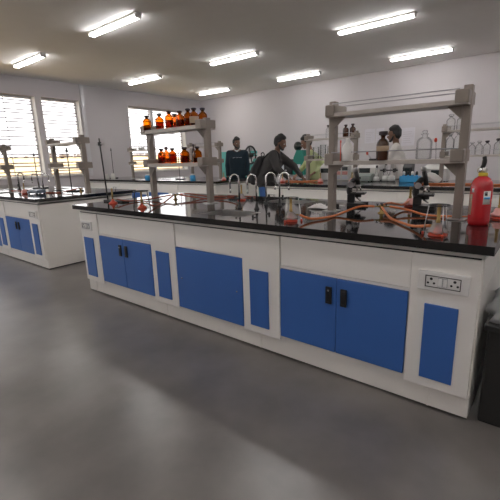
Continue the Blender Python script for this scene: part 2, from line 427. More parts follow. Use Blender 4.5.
def worktop(x0, x1, y0, label, holes, z=.9):
    t = thing('worktop', label, 'worktop', ((x0 + x1) / 2, y0, .855), 0, 'black worktops of the island benches')
    cx = (x0 + x1) / 2; xs = sorted({x0, x1} | {h[0] for h in holes} | {h[1] for h in holes}); yy = sorted({0, DEP} | {h[2] for h in holes} | {h[3] for h in holes})
    b = MB(); bm = b.b; cell = {}
    def solid(i, j):
        if i < 0 or j < 0 or i >= len(xs) - 1 or j >= len(yy) - 1: return False
        mx, my = (xs[i] + xs[i + 1]) / 2, (yy[j] + yy[j + 1]) / 2
        return not any(h[0] < mx < h[1] and h[2] < my < h[3] for h in holes)
    vt = {}
    def V(i, j, k):
        if (i, j, k) not in vt: vt[(i, j, k)] = bm.verts.new((xs[i] - cx, yy[j], .045 if k else .005))
        return vt[(i, j, k)]
    for i in range(len(xs) - 1):
        for j in range(len(yy) - 1):
            if not solid(i, j): continue
            bm.faces.new((V(i, j, 1), V(i + 1, j, 1), V(i + 1, j + 1, 1), V(i, j + 1, 1)))
            bm.faces.new((V(i, j, 0), V(i, j + 1, 0), V(i + 1, j + 1, 0), V(i + 1, j, 0)))
            for (di, dj, p, q) in ((-1, 0, (i, j + 1), (i, j)), (1, 0, (i + 1, j), (i + 1, j + 1)), (0, -1, (i, j), (i + 1, j)), (0, 1, (i + 1, j + 1), (i, j + 1))):
                if not solid(i + di, j + dj): bm.faces.new((V(*p, 0), V(*q, 0), V(*q, 1), V(*p, 1)))
    b.build('slab', 'granite', t)
    MB().box(x0 - cx + .036, x1 - cx - .036, .046, .056, -.022, .004).box(x0 - cx + .036, x1 - cx - .036, DEP - .056, DEP - .046, -.022, .004).box(x1 - cx - .040, x1 - cx - .033, .046, DEP - .046, -.012, .004).box(x0 - cx + .033, x0 - cx + .040, .046, DEP - .046, -.012, .004).build('apron', 'lam', t)
    MB().box(x0 - cx + .05, x1 - cx - .05, .047, .0562, -.0315, -.0218).build('gap_shade_strip', 'gap', t)  # black strip painting the shade of the groove below the apron
    return t
def sink(x0, x1, y0, y1, label, dep=.24):
    t = thing('sink', label, 'sink', ((x0 + x1) / 2, (y0 + y1) / 2, .895 - dep), 0, 'lab sinks')
    a, c = (x1 - x0) / 2, (y1 - y0) / 2; th = .006
    b = MB().box(-a, a, -c, c, -.008, 0).box(-a - .001, -a + th, -c, c, 0, dep + .003).box(a - th, a + .001, -c, c, 0, dep + .003).box(-a, a, -c - .001, -c + th, 0, dep + .003).box(-a, a, c - th, c + .001, 0, dep + .003)
    b.build('basin', 'steel', t)
    MB().lathe([(0, .004), (.022, .004), (.026, 0)], (0, 0, 0), 16).build('drain', 'iron', t)
    return t

LAY = [('door', -3.62, -2.83), ('col', -2.83, -2.52, 0, -2.765, -2.60)]  # extra units used by the long benches
def bench(x0, y0, where, cols, extra=0, holes=True, left_end=True):
    """x0: left end of the standard 3.6 m run; cols: label phrases"""
    o = x0 + 2.352      # offset from the front bench
    L = (o, y0)
    g = 'cabinet units of the island benches'
    column_unit(-2.305, -1.985, L, cols[0], g, 2, -2.255, -2.085, -1 if left_end else 0)
    door_unit(-1.985, -1.18, L, cols[1], g, -1.59)
    column_unit(-1.18, -.872, L, cols[2], g, 0, -1.113, -.95)
    sink_unit(-.872, -.188, L, cols[3], g)
    column_unit(-.188, .118, L, cols[4], g, 0, -.122, .032)
    door_unit(.118, .905, L, cols[5], g, .508)
    column_unit(.905, 1.205, L, cols[6], g, 1, .981, 1.131, 1)
    hs = [(o - .71, o - .30, .15, .43), (o - .73, o - .30, 1.0, 1.28)] if holes else []
    worktop(x0 - extra, x0 + 3.6, y0, where[0], hs)
    if holes:
        sink(hs[0][0], hs[0][1], y0 + hs[0][2], y0 + hs[0][3], where[1]); sink(hs[1][0], hs[1][1], y0 + hs[1][2], y0 + hs[1][3], where[2])
    if extra:
        k = len(cols) - 7; xs = x0 - extra + .047; e = x0 + .047
        n = max(1, round((e - xs) / .75)); w_ = (e - xs) / n
        for q in range(n):
            a = xs + q * w_ - o
            door_unit(a, a + w_, L, cols[7 + q], g, a + w_ / 2)
bench(-2.352, 0, ['long black granite worktop of the front bench, under the fire extinguisher', 'steel sink sunk in the front edge of the front bench worktop', 'steel sink sunk in the rear edge of the front bench worktop'],
      ['white service column with small socket at the window end of the front bench', 'white base cabinet with two blue doors, nearest the window end of the front bench',
       'white service column with blue panel between double doors and sink cabinet of front bench', 'sink cabinet with one wide blue panel in the middle of the front bench',
       'white service column with blue panel right of the wide sink panel on front bench', 'white base cabinet with two blue doors and black handles, nearest the camera',
       'white service column with twin socket plate at the near end of the front bench'])
bench(-7.066, .109, ['black granite worktop of the left bench beside the window wall', 'steel sink in the camera-side edge of the left bench worktop', 'steel sink in the far edge of the left bench worktop'],
      ['white service column far from the aisle on the left bench', 'white base cabinet with blue doors far from the aisle on the left bench', 'blue-panelled service column by the far doors of the left bench',
       'sink cabinet with wide blue panel on the left bench', 'service column at the photo edge beside the double doors of left bench', 'white base cabinet with two blue doors on the left bench near its aisle end',
       'white end column with socket and plain white end panels, aisle end of left bench', 'white base cabinet with blue doors at the window wall end of left bench'], extra=1.05)
bench(-7.22, 3.42, ['black granite worktop of the back left bench beneath the tall windows', 'steel sink in the camera-side edge of the back left bench', 'steel sink in the far edge of the back left bench'],
      ['white service column with socket far along the back left bench', 'white base cabinet with blue doors seen between the retort stand and amber bottle rack', 'service column beside the far doors of the back left bench',
       'sink cabinet with wide blue panel on the back left bench', 'service column right of the sink panel on the back left bench', 'white base cabinet with blue doors near aisle end of the back left bench',
       'white end column with plain end panels below the person in navy', 'white base cabinet with blue doors at the window wall end of back left bench'], extra=1.1)
bench(-2.352, 3.17, ['black granite worktop of the back right bench, carrying the white instruments', 'steel sink in the camera-side edge of the back right bench', 'steel sink in the far edge of the back right bench'],
      ['white end column of the back right bench beside the person with the backpack', 'white base cabinet with blue doors at the aisle end of back right bench', 'service column beside the aisle-end doors of back right bench',
       'sink cabinet with wide blue panel on the back right bench', 'service column right of the sink panel on back right bench', 'white base cabinet with blue doors behind the second microscope on back right bench',
       'white end column of the back right bench behind the fire extinguisher'])

# ------------------------------------------------------------------ reagent racks
def make_rack(label, loc, sp=.835, rail=True, th=.026, ZS=(.362, .682)):
    t = thing('reagent_rack', label, 'rack', loc, 0, 'two-shelf reagent racks on the benches')
    for x in (0, sp):
        p = MB().box(x - .023, x + .023, -.028, .028, .006, .765, .003, seg=1).build('post', 'beige', t)
        MB().box(x - .05, x + .05, -.06, .06, 0, .008, .002, seg=1).build('base_plate', 'steel', p)
        for z in ZS:
            s = 1 if x == 0 else -1
            MB().box(x + s * .016 - .036, x + s * .016 + .036, -.098, .098, z - th + .004, z - th + .08, .006, seg=1).build('cross_arm', 'beige', t)
            MB().prism([(x + s * .022, z - th - .001), (x + s * .100, z - th - .001), (x + s * .022, z - th - .075)], 'Y', -.034, -.026).build('gusset', 'beige', t)
    for z in ZS:
        s = MB().box(-.018, sp + .018, -.094, .094, z - th, z, .002, seg=1).build('shelf', 'shelf', t)
        if rail:
            for y in (-.088, .088): MB().cyl((.03, y, z + .058), (sp - .03, y, z + .058), .003, 6).build('guard_rail', 'grey', s)
    return t
RY = .715
make_rack('beige two-shelf rack loaded with amber reagent bottles, on the front bench', (-1.955, RY, .9), rail=False, th=.036, ZS=(.378, .705))
rk = make_rack('beige rack holding the large amber bottle, on the front bench left of the fire extinguisher', (.13, RY, .9))
dup(rk, (-4.345, .109 + RY, .9), 'empty beige rack before the window at the aisle end of left bench')
dup(rk, (-6.96, .109 + RY, .9), 'beige rack cut by the photo edge, far along the left bench')
dup(rk, (-7.06, 3.42 + .6, .9), 'beige rack with two pale bottles at the window end of back left bench')
dup(rk, (-4.87, 3.42 + .6, .9), 'beige rack beside the person in navy, aisle end of back left bench')
dup(rk, (-1.90, 3.17 + .7, .9), 'beige rack with beakers in front of the person in pale green')
dup(rk, (.165, 3.17 + .7, .9), 'beige rack full of clear glass bottles behind the fire extinguisher')
S1, S2 = .9 + .362, .9 + .682      # shelf surfaces

# ------------------------------------------------------------------ bottles and glassware
def bottle_prof(r, h):
    return [(0, .002), (r * .9, 0), (r, .006), (r, h * .58), (r * .93, h * .66), (r * .62, h * .75), (r * .36, h * .79), (r * .36, h * .86), (r * .52, h * .87), (r * .52, h * .89), (0, h * .89)]
def make_bottle(label, loc, r, h, mat, liq=None, stop='stop', group=None, lab=None, n=16, rz=0):
    t = thing('reagent_bottle', label, 'bottle', loc, rz, group)
    MB().lathe(bottle_prof(r, h), n=n).build('glass_body', mat, t)
    if liq: MB().lathe([(0, .006), (r * .88, .006), (r * .92, .012), (r * .92, h * liq[1]), (0, h * liq[1])], n=n).build('liquid', liq[0], t)
    if stop: MB().lathe([(0, h * .80), (r * .30, h * .80), (r * .34, h * .895), (r * .58, h * .90), (r * .62, h * .97), (r * .45, h), (0, h)], n=12).build('stopper', stop, t)
    if lab: MB().lathe([(r * 1.015, h * lab[1]), (r * 1.02, h * lab[1] + .001), (r * 1.02, h * lab[2]), (r * 1.015, h * lab[2])], n=n).build('paper_label', lab[0], t)
    return t
gA = 'amber reagent bottles on the rack'
top = [(-1.88, .64, 'leftmost amber bottle on the upper rack shelf, alone at the window end'), (-1.69, .645, 'second amber bottle from the window end of upper shelf'), (-1.55, .65, 'amber bottle, front one of the overlapping pair left on upper shelf'),
       (-1.61, .77, 'amber bottle, rear one of the overlapping pair left on upper shelf'), (-1.40, .65, 'amber bottle fourth in front along the upper shelf, touching its taller neighbour'), (-1.32, .68, 'tall amber bottle near the middle right of the upper shelf')]
for i, (x, y, lb) in enumerate(top):
    make_bottle(lb, (x, y, 1.605), .041, .142 + .014 * (i % 3 == 2), 'amber', ('amberliq', .45 if i else .12), group=gA)
make_bottle('amber bottle with pale speckled label on the upper rack shelf', (-1.215, .655, 1.605), .041, .15, 'amber', ('amberliq', .3), group=gA, lab=('tan', .12, .5))
make_bottle('amber bottle standing highest, behind the right rack post', (-1.225, .775, 1.605), .042, .16, 'amber', ('amberliq', .3), group=gA)
low = [(-1.705, .65, 'leftmost front amber bottle on the lower rack shelf'), (-1.54, .65, 'second front amber bottle on the lower rack shelf, darkest'), (-1.365, .65, 'third front amber bottle on the lower rack shelf, widest'), (-1.195, .65, 'amber bottle next to the right post on lower rack shelf')]
for i, (x, y, lb) in enumerate(low):
    make_bottle(lb, (x, y, 1.278), .040 + .005 * (i == 2), .142, 'amber', ('amberliq', (.42, .62, .45, .3)[i]), group=gA)
make_bottle('small amber bottle behind the left arm of the lower shelf', (-1.87, .77, 1.278), .03, .10, 'amber', None, group=gA)
make_bottle('amber bottle hidden behind the left rack post, lower shelf', (-1.775, .77, 1.278), .032, .16, 'amber', ('amberliq', .3), group=gA)
make_bottle('slim dark bottle between two amber bottles, lower rack shelf', (-1.37, .77, 1.278), .018, .17, 'brown', None, group=gA)
# near rack
t = make_bottle('large dark amber bottle with tan label on the near rack shelf', (.515, .64, S1), .038, .172, 'brown', None, lab=('tan', .33, .52), group='bottles on the near rack')
MB().lathe([(0, .155), (.026, .155), (.028, .158), (.028, .176), (.024, .179), (0, .179)], n=16).build('screw_cap', 'stop', t)
t = thing('wash_bottle', 'white plastic wash bottle on the near rack shelf beside the post', 'bottle', (.275, .64, S1))
MB().lathe([(0, 0), (.034, 0), (.036, .004), (.036, .085), (.03, .105), (.012, .128), (.012, .14), (0, .14)], n=18).build('squeeze_body', 'whitep', t)
MB().lathe([(0, .128), (.015, .128), (.015, .15), (0, .152)], n=14).build('cap', 'whitep', t)
MB().tube([(0, 0, .15), (0, 0, .172), (.015, 0, .182), (.05, 0, .165)], .0025, 6, smooth=4).build('nozzle', 'clear', t)
t = thing('red_pipette', 'thin red-topped tube leaning upright beside the white wash bottle', 'tube', (.236, .615, S1))
MB().cyl((0, 0, 0), (0, 0, .125), .0035, 8).build('stem', 'redp', t)
MB().lathe([(0, .12), (.005, .12), (.005, .135), (0, .14)], n=8).build('tip', 'redp', t)
t = thing('dropper', 'short dropper with red bulb lying on a black clip, near rack shelf', 'dropper', (.43, .64, S1))
MB().cyl((-.01, 0, .04), (.02, 0, .0), .004, 8).build('tube', 'clear', t)
MB().ball((-.016, 0, .048), (.008, .008, .013), 10).build('bulb', 'redp', t)
MB().box(.0, .06, -.01, .01, 0, .012, .003, seg=1).build('clip', 'blackp', t)
t = thing('glass_rod', 'thin clear rod with red cap upright at the end of near rack shelf', 'rod', (.845, .60, S1))
MB().cyl((0, 0, 0), (-.005, 0, .10), .0035, 8).build('stem', 'clear', t); MB().ball((-.008, 0, .108), (.009, .009, .013), 10).build('cap', 'redp', t)
t = make_bottle('large clear glass bottle on the near rack shelf, nearly invisible on the wall', (.75, .70, S1), .045, .17, 'clear', None, stop=None, n=20, group='bottles on the near rack')
MB().lathe([(0, .150), (.012, .150), (.017, .166), (.010, .172), (0, .172)], n=12).build('glass_stopper', 'clear', t)
# back right racks
gB = 'bottles on the back racks'
make_bottle('small clear bottle with black top on upper shelf left of the near post', (-1.54, 3.87, S2), .035, .20, 'clear', None, group=gB)
make_bottle('dark amber bottle, left of the two on upper shelf above the wash bottle', (-1.22, 3.83, S2), .045, .18, 'brown', None, group=gB)
make_bottle('dark amber bottle, right of the two on upper shelf above the wash bottle', (-1.125, 3.87, S2), .045, .19, 'brown', None, group=gB)
def beaker(label, loc, r, h, group):
    t = thing('beaker', label, 'beaker', loc, 0, group)
    MB().lathe([(0, .001), (r * .9, 0), (r, .006), (r, h * .94), (r * 1.08, h), (r * .97, h * .985), (r * .95, .008), (0, .006)], n=18).build('glass_wall', 'clear', t)
    ml = MB()
    for k in range(4): ml.box(-.012, .012, -r - .0015, -r + .002, h * (.2 + .15 * k), h * (.2 + .15 * k) + .003)
    ml.build('scale_mark', 'paper', t)
    return t
beaker('clear beaker on the lower back shelf nearest the person in pale green', (-1.74, 3.85, S1), .055, .19, 'beakers on the back rack')
beaker('clear tall beaker in the middle of three on the lower back shelf', (-1.61, 3.85, S1), .050, .22, 'beakers on the back rack')
beaker('clear beaker touching the near rack post on the lower back shelf', (-1.49, 3.85, S1), .045, .20, 'beakers on the back rack')
for x, z, h, r, lb in [(.235, S2, .20, .055, 'clear stoppered bottle on upper shelf, left of the pair'), (.355, S2, .19, .055, 'clear stoppered bottle on upper shelf behind the near post'),
                       (.245, S1, .30, .052, 'tall clear bottle on lower back shelf, leftmost beside the rack post'), (.335, S1, .32, .048, 'tall clear bottle on lower back shelf, middle of the tall three'), (.42, S1, .29, .048, 'tall clear bottle on lower back shelf half behind the near post'),
                       (.505, S1, .16, .04, 'short clear bottle right of the near post on lower back shelf'), (.585, S1, .17, .04, 'short clear bottle second right of near post, lower back shelf')]:
    make_bottle(lb, (x, 3.85, z), r, h, 'clear', None, stop='clear', n=18, group=gB)
make_bottle('short clear bottle with dark stopper above the extinguisher handle', (.67, 3.85, S1), .042, .17, 'clear', None, n=18, group=gB)
make_bottle('short clear bottle with dark stopper at the right photo edge', (.785, 3.85, S1), .042, .19, 'clear', None, n=18, group=gB)
make_bottle('pale bottle on upper shelf at window end of back left bench, left one', (-6.88, 4.02, S2), .04, .14, 'clear', ('whitep', .4), stop='whitep', group=gB)
make_bottle('pale bottle on upper shelf at window end of back left bench, middle one', (-6.68, 4.02, S2), .045, .17, 'clear', ('whitep', .4), stop='whitep', group=gB)
make_bottle('pale bottle on upper shelf at window end of back left bench, right one', (-6.56, 4.02, S2), .04, .16, 'clear', ('whitep', .4), stop='whitep', group=gB)

# ------------------------------------------------------------------ taps, gas cocks, burners, tripods, stands
def make_tap(label, loc, d, h=.275, reach=.088):
    t = thing('gooseneck_tap', label, 'tap', loc, math.atan2(d[1], d[0]), 'gooseneck lab taps')
    MB().lathe([(0, 0), (.021, 0), (.022, .005), (.015, .014), (.011, .034), (.010, .05), (0, .05)], n=16).build('base', 'iron', t)
    pts = [(0, 0, .04), (0, 0, h - .06)]
    for k in range(0, 9): a = PI - PI * k / 8; pts.append((reach / 2 + reach / 2 * math.cos(a), 0, h - .045 + .045 * math.sin(a)))
    pts.append((reach, 0, h - .12))
    MB().tube(pts, .0072, 10).build('spout', 'chrome', t)
    MB().cyl((reach, 0, h - .115), (reach, 0, h - .145), .009, 10, .007).build('nozzle', 'chrome', t)
    v = MB().cyl((0, -.008, .07), (0, -.05, .075), .007, 8).box(-.008, .008, -.062, -.05, .055, .098, .003, seg=1).build('handle', 'iron', t)
    return t
tp = make_tap('gooseneck tap at the window side of the front sink, spout towards camera', (-.635, .56, .9), (-.25, -1))
dup(tp, (-.455, .56, .9), 'gooseneck tap second at the front sink, spout towards camera', rz=math.atan2(-1, -.25))
dup(tp, (-.535, .80, .9), 'taller chrome gooseneck tap before the backpack, spout towards rear sink', rz=math.atan2(1, .55))
dup(tp, (-.395, .80, .9), 'taller chrome gooseneck tap furthest right, spout towards rear sink', rz=math.atan2(1, .55))
for x, y, a, lb in [(-5.83, .86, (.6, 1), 'gooseneck tap in front of the first window pane, outermost of left bench'), (-5.70, .80, (.6, 1), 'gooseneck tap in front of the first window pane, second of left bench'),
                    (-4.92, .80, (-.4, -1), 'gooseneck tap before the window mullion, left one on left bench'), (-4.78, .80, (.6, 1), 'gooseneck tap before the window mullion, right one on left bench')]:
    dup(tp, (x, y, .9), lb, rz=math.atan2(a[1], a[0]))

def make_cock(label, loc, rz=0):
    t = thing('gas_cock', label, 'gas cock', loc, rz, 'brass gas cocks'); t.scale = (.8, .8, .75)
    MB().lathe([(0, 0), (.032, 0), (.032, .006), (.016, .014), (.014, .05), (.022, .056), (.024, .074), (.014, .082), (0, .084)], n=16).build('turret', 'brass', t)
    for k in range(4):
        a = PI / 2 * k + .4; dx, dy = math.cos(a), math.sin(a)
        v = MB().cyl((dx * .018, dy * .018, .064), (dx * .062, dy * .062, .064), .008, 8, .005).build('outlet', 'brass', t)
        MB().cyl((dx * .036, dy * .036, .068), (dx * .036, dy * .036, .084), .005, 8).box(dx * .036 - .012, dx * .036 + .012, dy * .036 - .004, dy * .036 + .004, .084, .09).build('valve_lever', 'iron', v)
    return t
ck = make_cock('brass four-way gas cock under the amber bottle rack', (-1.72, .80, .9))
dup(ck, (.485, .76, .9), 'brass four-way gas cock between the microscopes on the front bench')
dup(ck, (-3.95, .95, .9), 'brass gas cock at the foot of the left bench rack')

def make_burner(label, loc, film='film', base='redp', rz=0, h=.15):
    t = thing('bunsen_burner', label, 'burner', loc, rz, 'bunsen burners on the benches')
    MB().lathe([(0, 0), (.042, 0), (.044, .004), (.040, .010), (.026, .018), (.014, .030), (.010, .044), (0, .044)], n=20).build('base', base, t)
    MB().lathe([(0, .03), (.0085, .03), (.0085, .055), (.011, .056), (.011, .08), (.0085, .082), (.0085, h - .006), (.0095, h), (.007, h), (.007, h - .02), (0, h - .02)], n=14).build('barrel', 'brass', t)
    MB().cyl((.005, 0, .042), (.05, 0, .042), .0055, 8, .0045).build('gas_inlet', 'brass', t)
    if film: MB().lathe([(.046, .016), (.047, .022), (.036, .032), (.024, .05), (.016, .062)], n=22, jit=.22).build('plastic_wrap', film, t)
    return t
bn = make_burner('bunsen burner in crumpled clear film under the tripod at the near end', (.985, .15, .9), rz=2.6)
dup(bn, (.118, .17, .9), 'bunsen burner with orange base in clear film, below the right pair of taps', rz=.6)
b2 = make_burner('bunsen burner with bare orange base beside the retort stand foot', (-2.05, .27, .9), None, rz=.3)
dup(b2, (-1.42, .16, .9), 'bunsen burner with bare red base under the small black tripod', rz=.5)
dup(bn, (-1.02, 1.05, .9), 'bunsen burner in clear film beyond the front sink taps', rz=3.4)
b3 = make_burner('bunsen burner with pink film wrap standing between the two microscopes', (.54, 1.22, .9), 'pink', rz=-1.6)
dup(b3, (1.165, .86, .9), 'pink-wrapped bunsen burner at the right photo edge beside extinguisher', rz=2)
dup(b3, (-2.20, 3.55, .9), 'pink-wrapped bunsen burner beside the hand of person with backpack', rz=2)
dup(b3, (-1.53, 3.62, .9), 'pink-wrapped bunsen burner left of the near rack post on back bench', rz=2)
dup(b3, (-1.06, 3.75, .9), 'pink-wrapped bunsen burner behind the first microscope on back bench', rz=2)
dup(b3, (-3.80, 3.85, .9), 'pink-wrapped bunsen burner below the person in navy', rz=2)
dup(b3, (-4.60, .45, .9), 'pink-wrapped bunsen burner on the left bench near the blue meter', rz=1)

def make_tripod(label, loc, mat='iron', leg='iron', r=.062, h=.15, feet=None, rz=0, rod=.004):
    t = thing('tripod_stand', label, 'tripod', loc, rz, 'heating tripods over burners')
    MB().torus((0, 0, h), r, rod * 1.25, n=24, k=6).build('ring', mat, t)
    for k in range(3):
        a = 2 * PI * k / 3; c, s_ = math.cos(a), math.sin(a)
        l = MB().cyl((c * r, s_ * r, h), (c * (r + .02), s_ * (r + .02), 0), rod, 8).build('leg', leg, t)
        if feet: MB().lathe([(0, 0), (.006, 0), (.0065, .012), (.004, .016), (0, .016)], (c * (r + .02), s_ * (r + .02), 0), 8).build('foot', feet, l)
    return t
t3 = make_tripod('steel-legged tripod with black ring over the film-wrapped burner, near end', (.985, .15, .9), 'iron', 'steel', feet='redp', rz=1.1, rod=.0025, r=.047)
dup(t3, (.118, .17, .9), 'thin tripod with red feet around the orange burner by the sink', rz=.5)
make_tripod('small black iron tripod over red burner near the window end', (-1.42, .16, .9), r=.06, h=.15, rz=.4)
make_tripod('black iron tripod on the left bench below the empty rack', (-3.93, .62, .9), r=.07, h=.05, rz=.2)

def make_stand(label, loc, h, rz, rod='iron', plate=(.10, .16), clamp=True, lean=0, off=0):
    t = thing('retort_stand', label, 'stand', loc, rz, 'retort stands')
    a, c = plate
    MB().box(-a, a + off, -c / 2, -c / 2 + .045, 0, .016, .004, seg=1).box(-a, -a + .045, -c / 2, c / 2, 0, .018, .004, seg=1).box(a + off - .045, a + off, -c / 2, c / 2, 0, .018, .004, seg=1).build('base', 'iron', t)
    MB().cyl((0, -c / 2 + .022, .014), (lean, -c / 2 + .022, h), .0075, 10).build('rod', rod, t)
    if clamp:
        z = h - .055; y = -c / 2 + .022
        k = MB().box(lean - .014, lean + .014, y - .014, y + .014, z - .018, z + .018, .003, seg=1).build('boss_head', 'iron', t)
        MB().cyl((lean - .06, y, z), (lean + .075, y, z), .005, 8).build('clamp_arm', 'steel', t)
    return t
make_stand('tall black retort stand at the window end of the front bench', (-2.285, .38, .9), .645, .12, plate=(.05, .09), off=.20, lean=-.03)
make_stand('thin black retort stand behind the empty rack on the left bench', (-4.27, 1.03, .9), .64, .3)
make_stand('thin retort stand against the grey wall pier, back left bench', (-7.9, 4.0, .9), .78, .9)
make_stand('thin retort stand before the first window, far on the left bench', (-5.70, 1.15, .9), .62, .6)
make_stand('thin dark stand seen between the lower amber bottles', (-5.2, 3.95, .9), .62, .6)

def hose(label, pts, r=.0078, mat='rubber'):
    c = Vector(pts[0]); t = MB().tube([Vector(p) - c for p in pts], r, 8, smooth=7).build('gas_hose', mat, None, c)
    return tag(t, label, 'hose', 'rubber gas hoses')
zc = .948; zb = .942; zl = .910
def turn(c, k, rz=0, d=.05): a = PI / 2 * k + .4 + rz; return (c[0] + d * math.cos(a), c[1] + d * math.sin(a), zc)
K2 = (.485, .76); K1 = (-1.72, .80)
hose('orange hose from the gas cock across to the burner below the right taps', [turn(K2, 2), (.36, .66, .95), (.28, .50, zl), (.27, .36, zl), (.22, .24, .915), (.167, .197, zb)])
hose('orange hose from the gas cock back to the pink burner between microscopes', [turn(K2, 1), (.49, .92, .955), (.53, 1.05, .93), (.54, 1.17, zb)])
hose('orange hose curving from the gas cock to the film-wrapped near burner', [turn(K2, 3), (.56, .62, .93), (.64, .50, zl), (.74, .38, zl), (.84, .27, .915), (.945, .172, zb)])
hose('orange hose from the gas cock along the worktop towards the extinguisher', [turn(K2, 0), (.64, .80, .93), (.78, .74, zl), (.92, .74, zl), (1.02, .78, zl), (1.12, .84, zb)])
hose('reddish hose from the gas cock under the amber rack to the stand-side burner', [turn(K1, 2), (-1.86, .70, .93), (-1.95, .58, zl), (-1.97, .40, .915), (-2.005, .288, zb)], .007, 'rubber2')
hose('reddish hose from the gas cock under the amber rack to the tripod burner', [turn(K1, 3), (-1.62, .62, .925), (-1.52, .48, zl), (-1.42, .34, zl), (-1.36, .24, .915), (-1.376, .184, zb)], .007, 'rubber2')
hose('reddish hose from the amber rack gas cock to the burner beyond the sink', [turn(K1, 0), (-1.5, .86, .93), (-1.30, .90, zl), (-1.18, .98, .915), (-1.075, 1.03, zb)], .007, 'rubber2')
hose('reddish hose crossing behind the right post of the amber rack', [turn(K1, 1), (-1.70, .99, .945), (-1.55, 1.12, zl), (-1.35, 1.22, zl), (-1.15, 1.28, zl), (-.98, 1.25, zl)], .007, 'rubber2')
hose('orange hose lying on the back right bench behind the extinguisher', [(-.1, 3.6, zl), (.2, 3.55, zl), (.5, 3.62, zl), (.8, 3.55, zl), (1.1, 3.62, zl)], .011)
hose('orange hose lying on the back right bench beside the pale green clothes', [(-2.25, 3.72, zl), (-2.0, 3.66, zl), (-1.8, 3.74, zl), (-1.6, 3.7, .925)], .011)
hose('dark red hose across the left bench below the rack', [(-4.55, .45, .92), (-4.35, .62, zl), (-4.15, .75, zl), (-4.0, .93, .95)], .008, 'rubber2')
hose('dark red hose on the left bench between the two tap pairs', [(-5.5, .6, zl), (-5.2, .8, zl), (-5.0, .7, zl), (-4.7, .5, .92)], .008, 'rubber2')

# ------------------------------------------------------------------ microscopes
def make_scope(label, loc, rz):
    t = thing('microscope', label, 'microscope', loc, rz, 'black microscopes on the front bench')
    MB().prism([(-.07, -.045), (.075, -.075), (.085, -.06), (.03, -.01), (.03, .01), (.085, .06), (.075, .075), (-.07, .045)], 'Z', 0, .026).build('foot', 'iron', t)
    MB().box(-.072, -.015, -.03, .03, .026, .095, .005).build('pillar', 'iron', t)
    MB().tube([(-.045, 0, .07), (-.058, 0, .11), (-.055, 0, .16), (-.03, 0, .205), (-.008, 0, .215)], [.021, .023, .023, .021, .018], 10, smooth=4).build('arm', 'iron', t)
    s = MB().box(-.045, .068, -.062, .062, .095, .110, .002, seg=1).cyl((.01, 0, .07), (.01, 0, .098), .026, 14).build('stage', 'iron', t)
    MB().box(.0, .05, -.045, -.035, .108, .113).box(.0, .05, .035, .045, .108, .113).build('slide_clip', 'steel', s)
    MB().lathe([(0, -.004), (.022, -.004), (.024, 0), (.02, .004), (0, .004)], (.015, 0, .055), 14, Matrix.Rotation(.6, 4, 'Y')).build('mirror', 'chrome', t)
    MB().cyl((.01, 0, .168), (-.012, 0, .275), .0175, 14).build('body_tube', 'iron', t)
    MB().cyl((-.012, 0, .272), (-.018, 0, .305), .0185, 14).build('eyepiece', 'steel', t)
    n_ = MB().lathe([(0, .150), (.017, .150), (.024, .165), (.014, .172), (0, .172)], (.01, 0, 0), 14).build('nosepiece', 'steel', t)
    for a in (.2, 2.3, 4.4): MB().cyl((.01 + .010 * math.cos(a), .010 * math.sin(a), .156), (.01 + .022 * math.cos(a), .022 * math.sin(a), .122), .0065, 10).build('objective', 'chrome', n_)
    for y in (-1, 1):
        MB().cyl((-.045, y * .018, .17), (-.045, y * .042, .17), .022, 14).build('focus_knob', 'steel', t)
        MB().cyl((-.052, y * .018, .125), (-.052, y * .036, .125), .011, 12).build('fine_knob', 'iron', t)
    return t
ms = make_scope('black upright microscope left, beside the near rack post', (.165, 1.08, .9), .25)
dup(ms, (.665, 1.12, .9), 'black upright microscope right, behind the film-wrapped burner', rz=.2)

# ------------------------------------------------------------------ fire extinguisher
t = thing('fire_extinguisher', 'red fire extinguisher with black handle standing on the front bench', 'fire extinguisher', (1.098, .575, .9), -.55); t.scale = (.66, .66, .76)
er = .083
MB().lathe([(0, .004), (er * .88, 0), (er * .97, .012), (er, .03), (er, .27), (er * .93, .305), (er * .72, .333), (er * .42, .35), (.026, .355), (.026, .372), (0, .372)], n=32).build('cylinder', 'red', t)
MB().torus((0, 0, .035), er, .003, n=32, k=6).build('base_ring', 'red', t)
MB().lathe([(0, .352), (.036, .352), (.037, .358), (.034, .374), (0, .376)], n=20).build('collar', 'yellow', t)
v = MB().lathe([(0, .374), (.018, .374), (.02, .40), (.012, .41), (0, .41)], n=14).box(-.018, .03, -.012, .012, .385, .41, .003, seg=1).build('valve', 'steel', t)
MB().lathe([(0, 0), (.016, 0), (.017, .008), (.014, .011), (0, .011)], (-.012, -.016, .393), 14, Matrix.Rotation(PI / 2, 4, 'X')).build('pressure_gauge', 'chrome', v)
MB().tube([(-.02, 0, .40), (-.004, 0, .43), (0, 0, .462), (-.006, 0, .486)], [.017, .018, .016], 8, smooth=5).build('squeeze_handle', 'blackp', t)
MB().tube([(.0, 0, .40), (-.035, 0, .405), (-.05, 0, .415)], .007, 8, smooth=3).build('carry_handle', 'steel', t)
MB().torus((-.028, -.018, .39), .014, .0025, 'Y', n=16, k=6).build('safety_ring', 'brass', t)
def wrap(par, a0, a1, z0, z1, nm, mat, off=.0012, seg=10, tk=.0012):
    b = MB(); q = []
    for i in range(seg + 1):
        a = a0 + (a1 - a0) * i / seg
        q.append([b.b.verts.new(((er + o) * math.cos(a), (er + o) * math.sin(a), z)) for o, z in ((off, z0), (off, z1), (off - tk, z1), (off - tk, z0))])
    for A, B in zip(q, q[1:]):
        for j in range(4): b.b.faces.new((A[j], B[j], B[(j + 1) % 4], A[(j + 1) % 4])).smooth = j == 0
    b.b.faces.new(q[0]); b.b.faces.new(q[-1][::-1])
    return b.build(nm, mat, par)
A0 = -PI / 2 + .35 + .55
lb = wrap(t, A0 - .42 + .42, A0 + .72, .155, .25, 'front_label', 'paper')
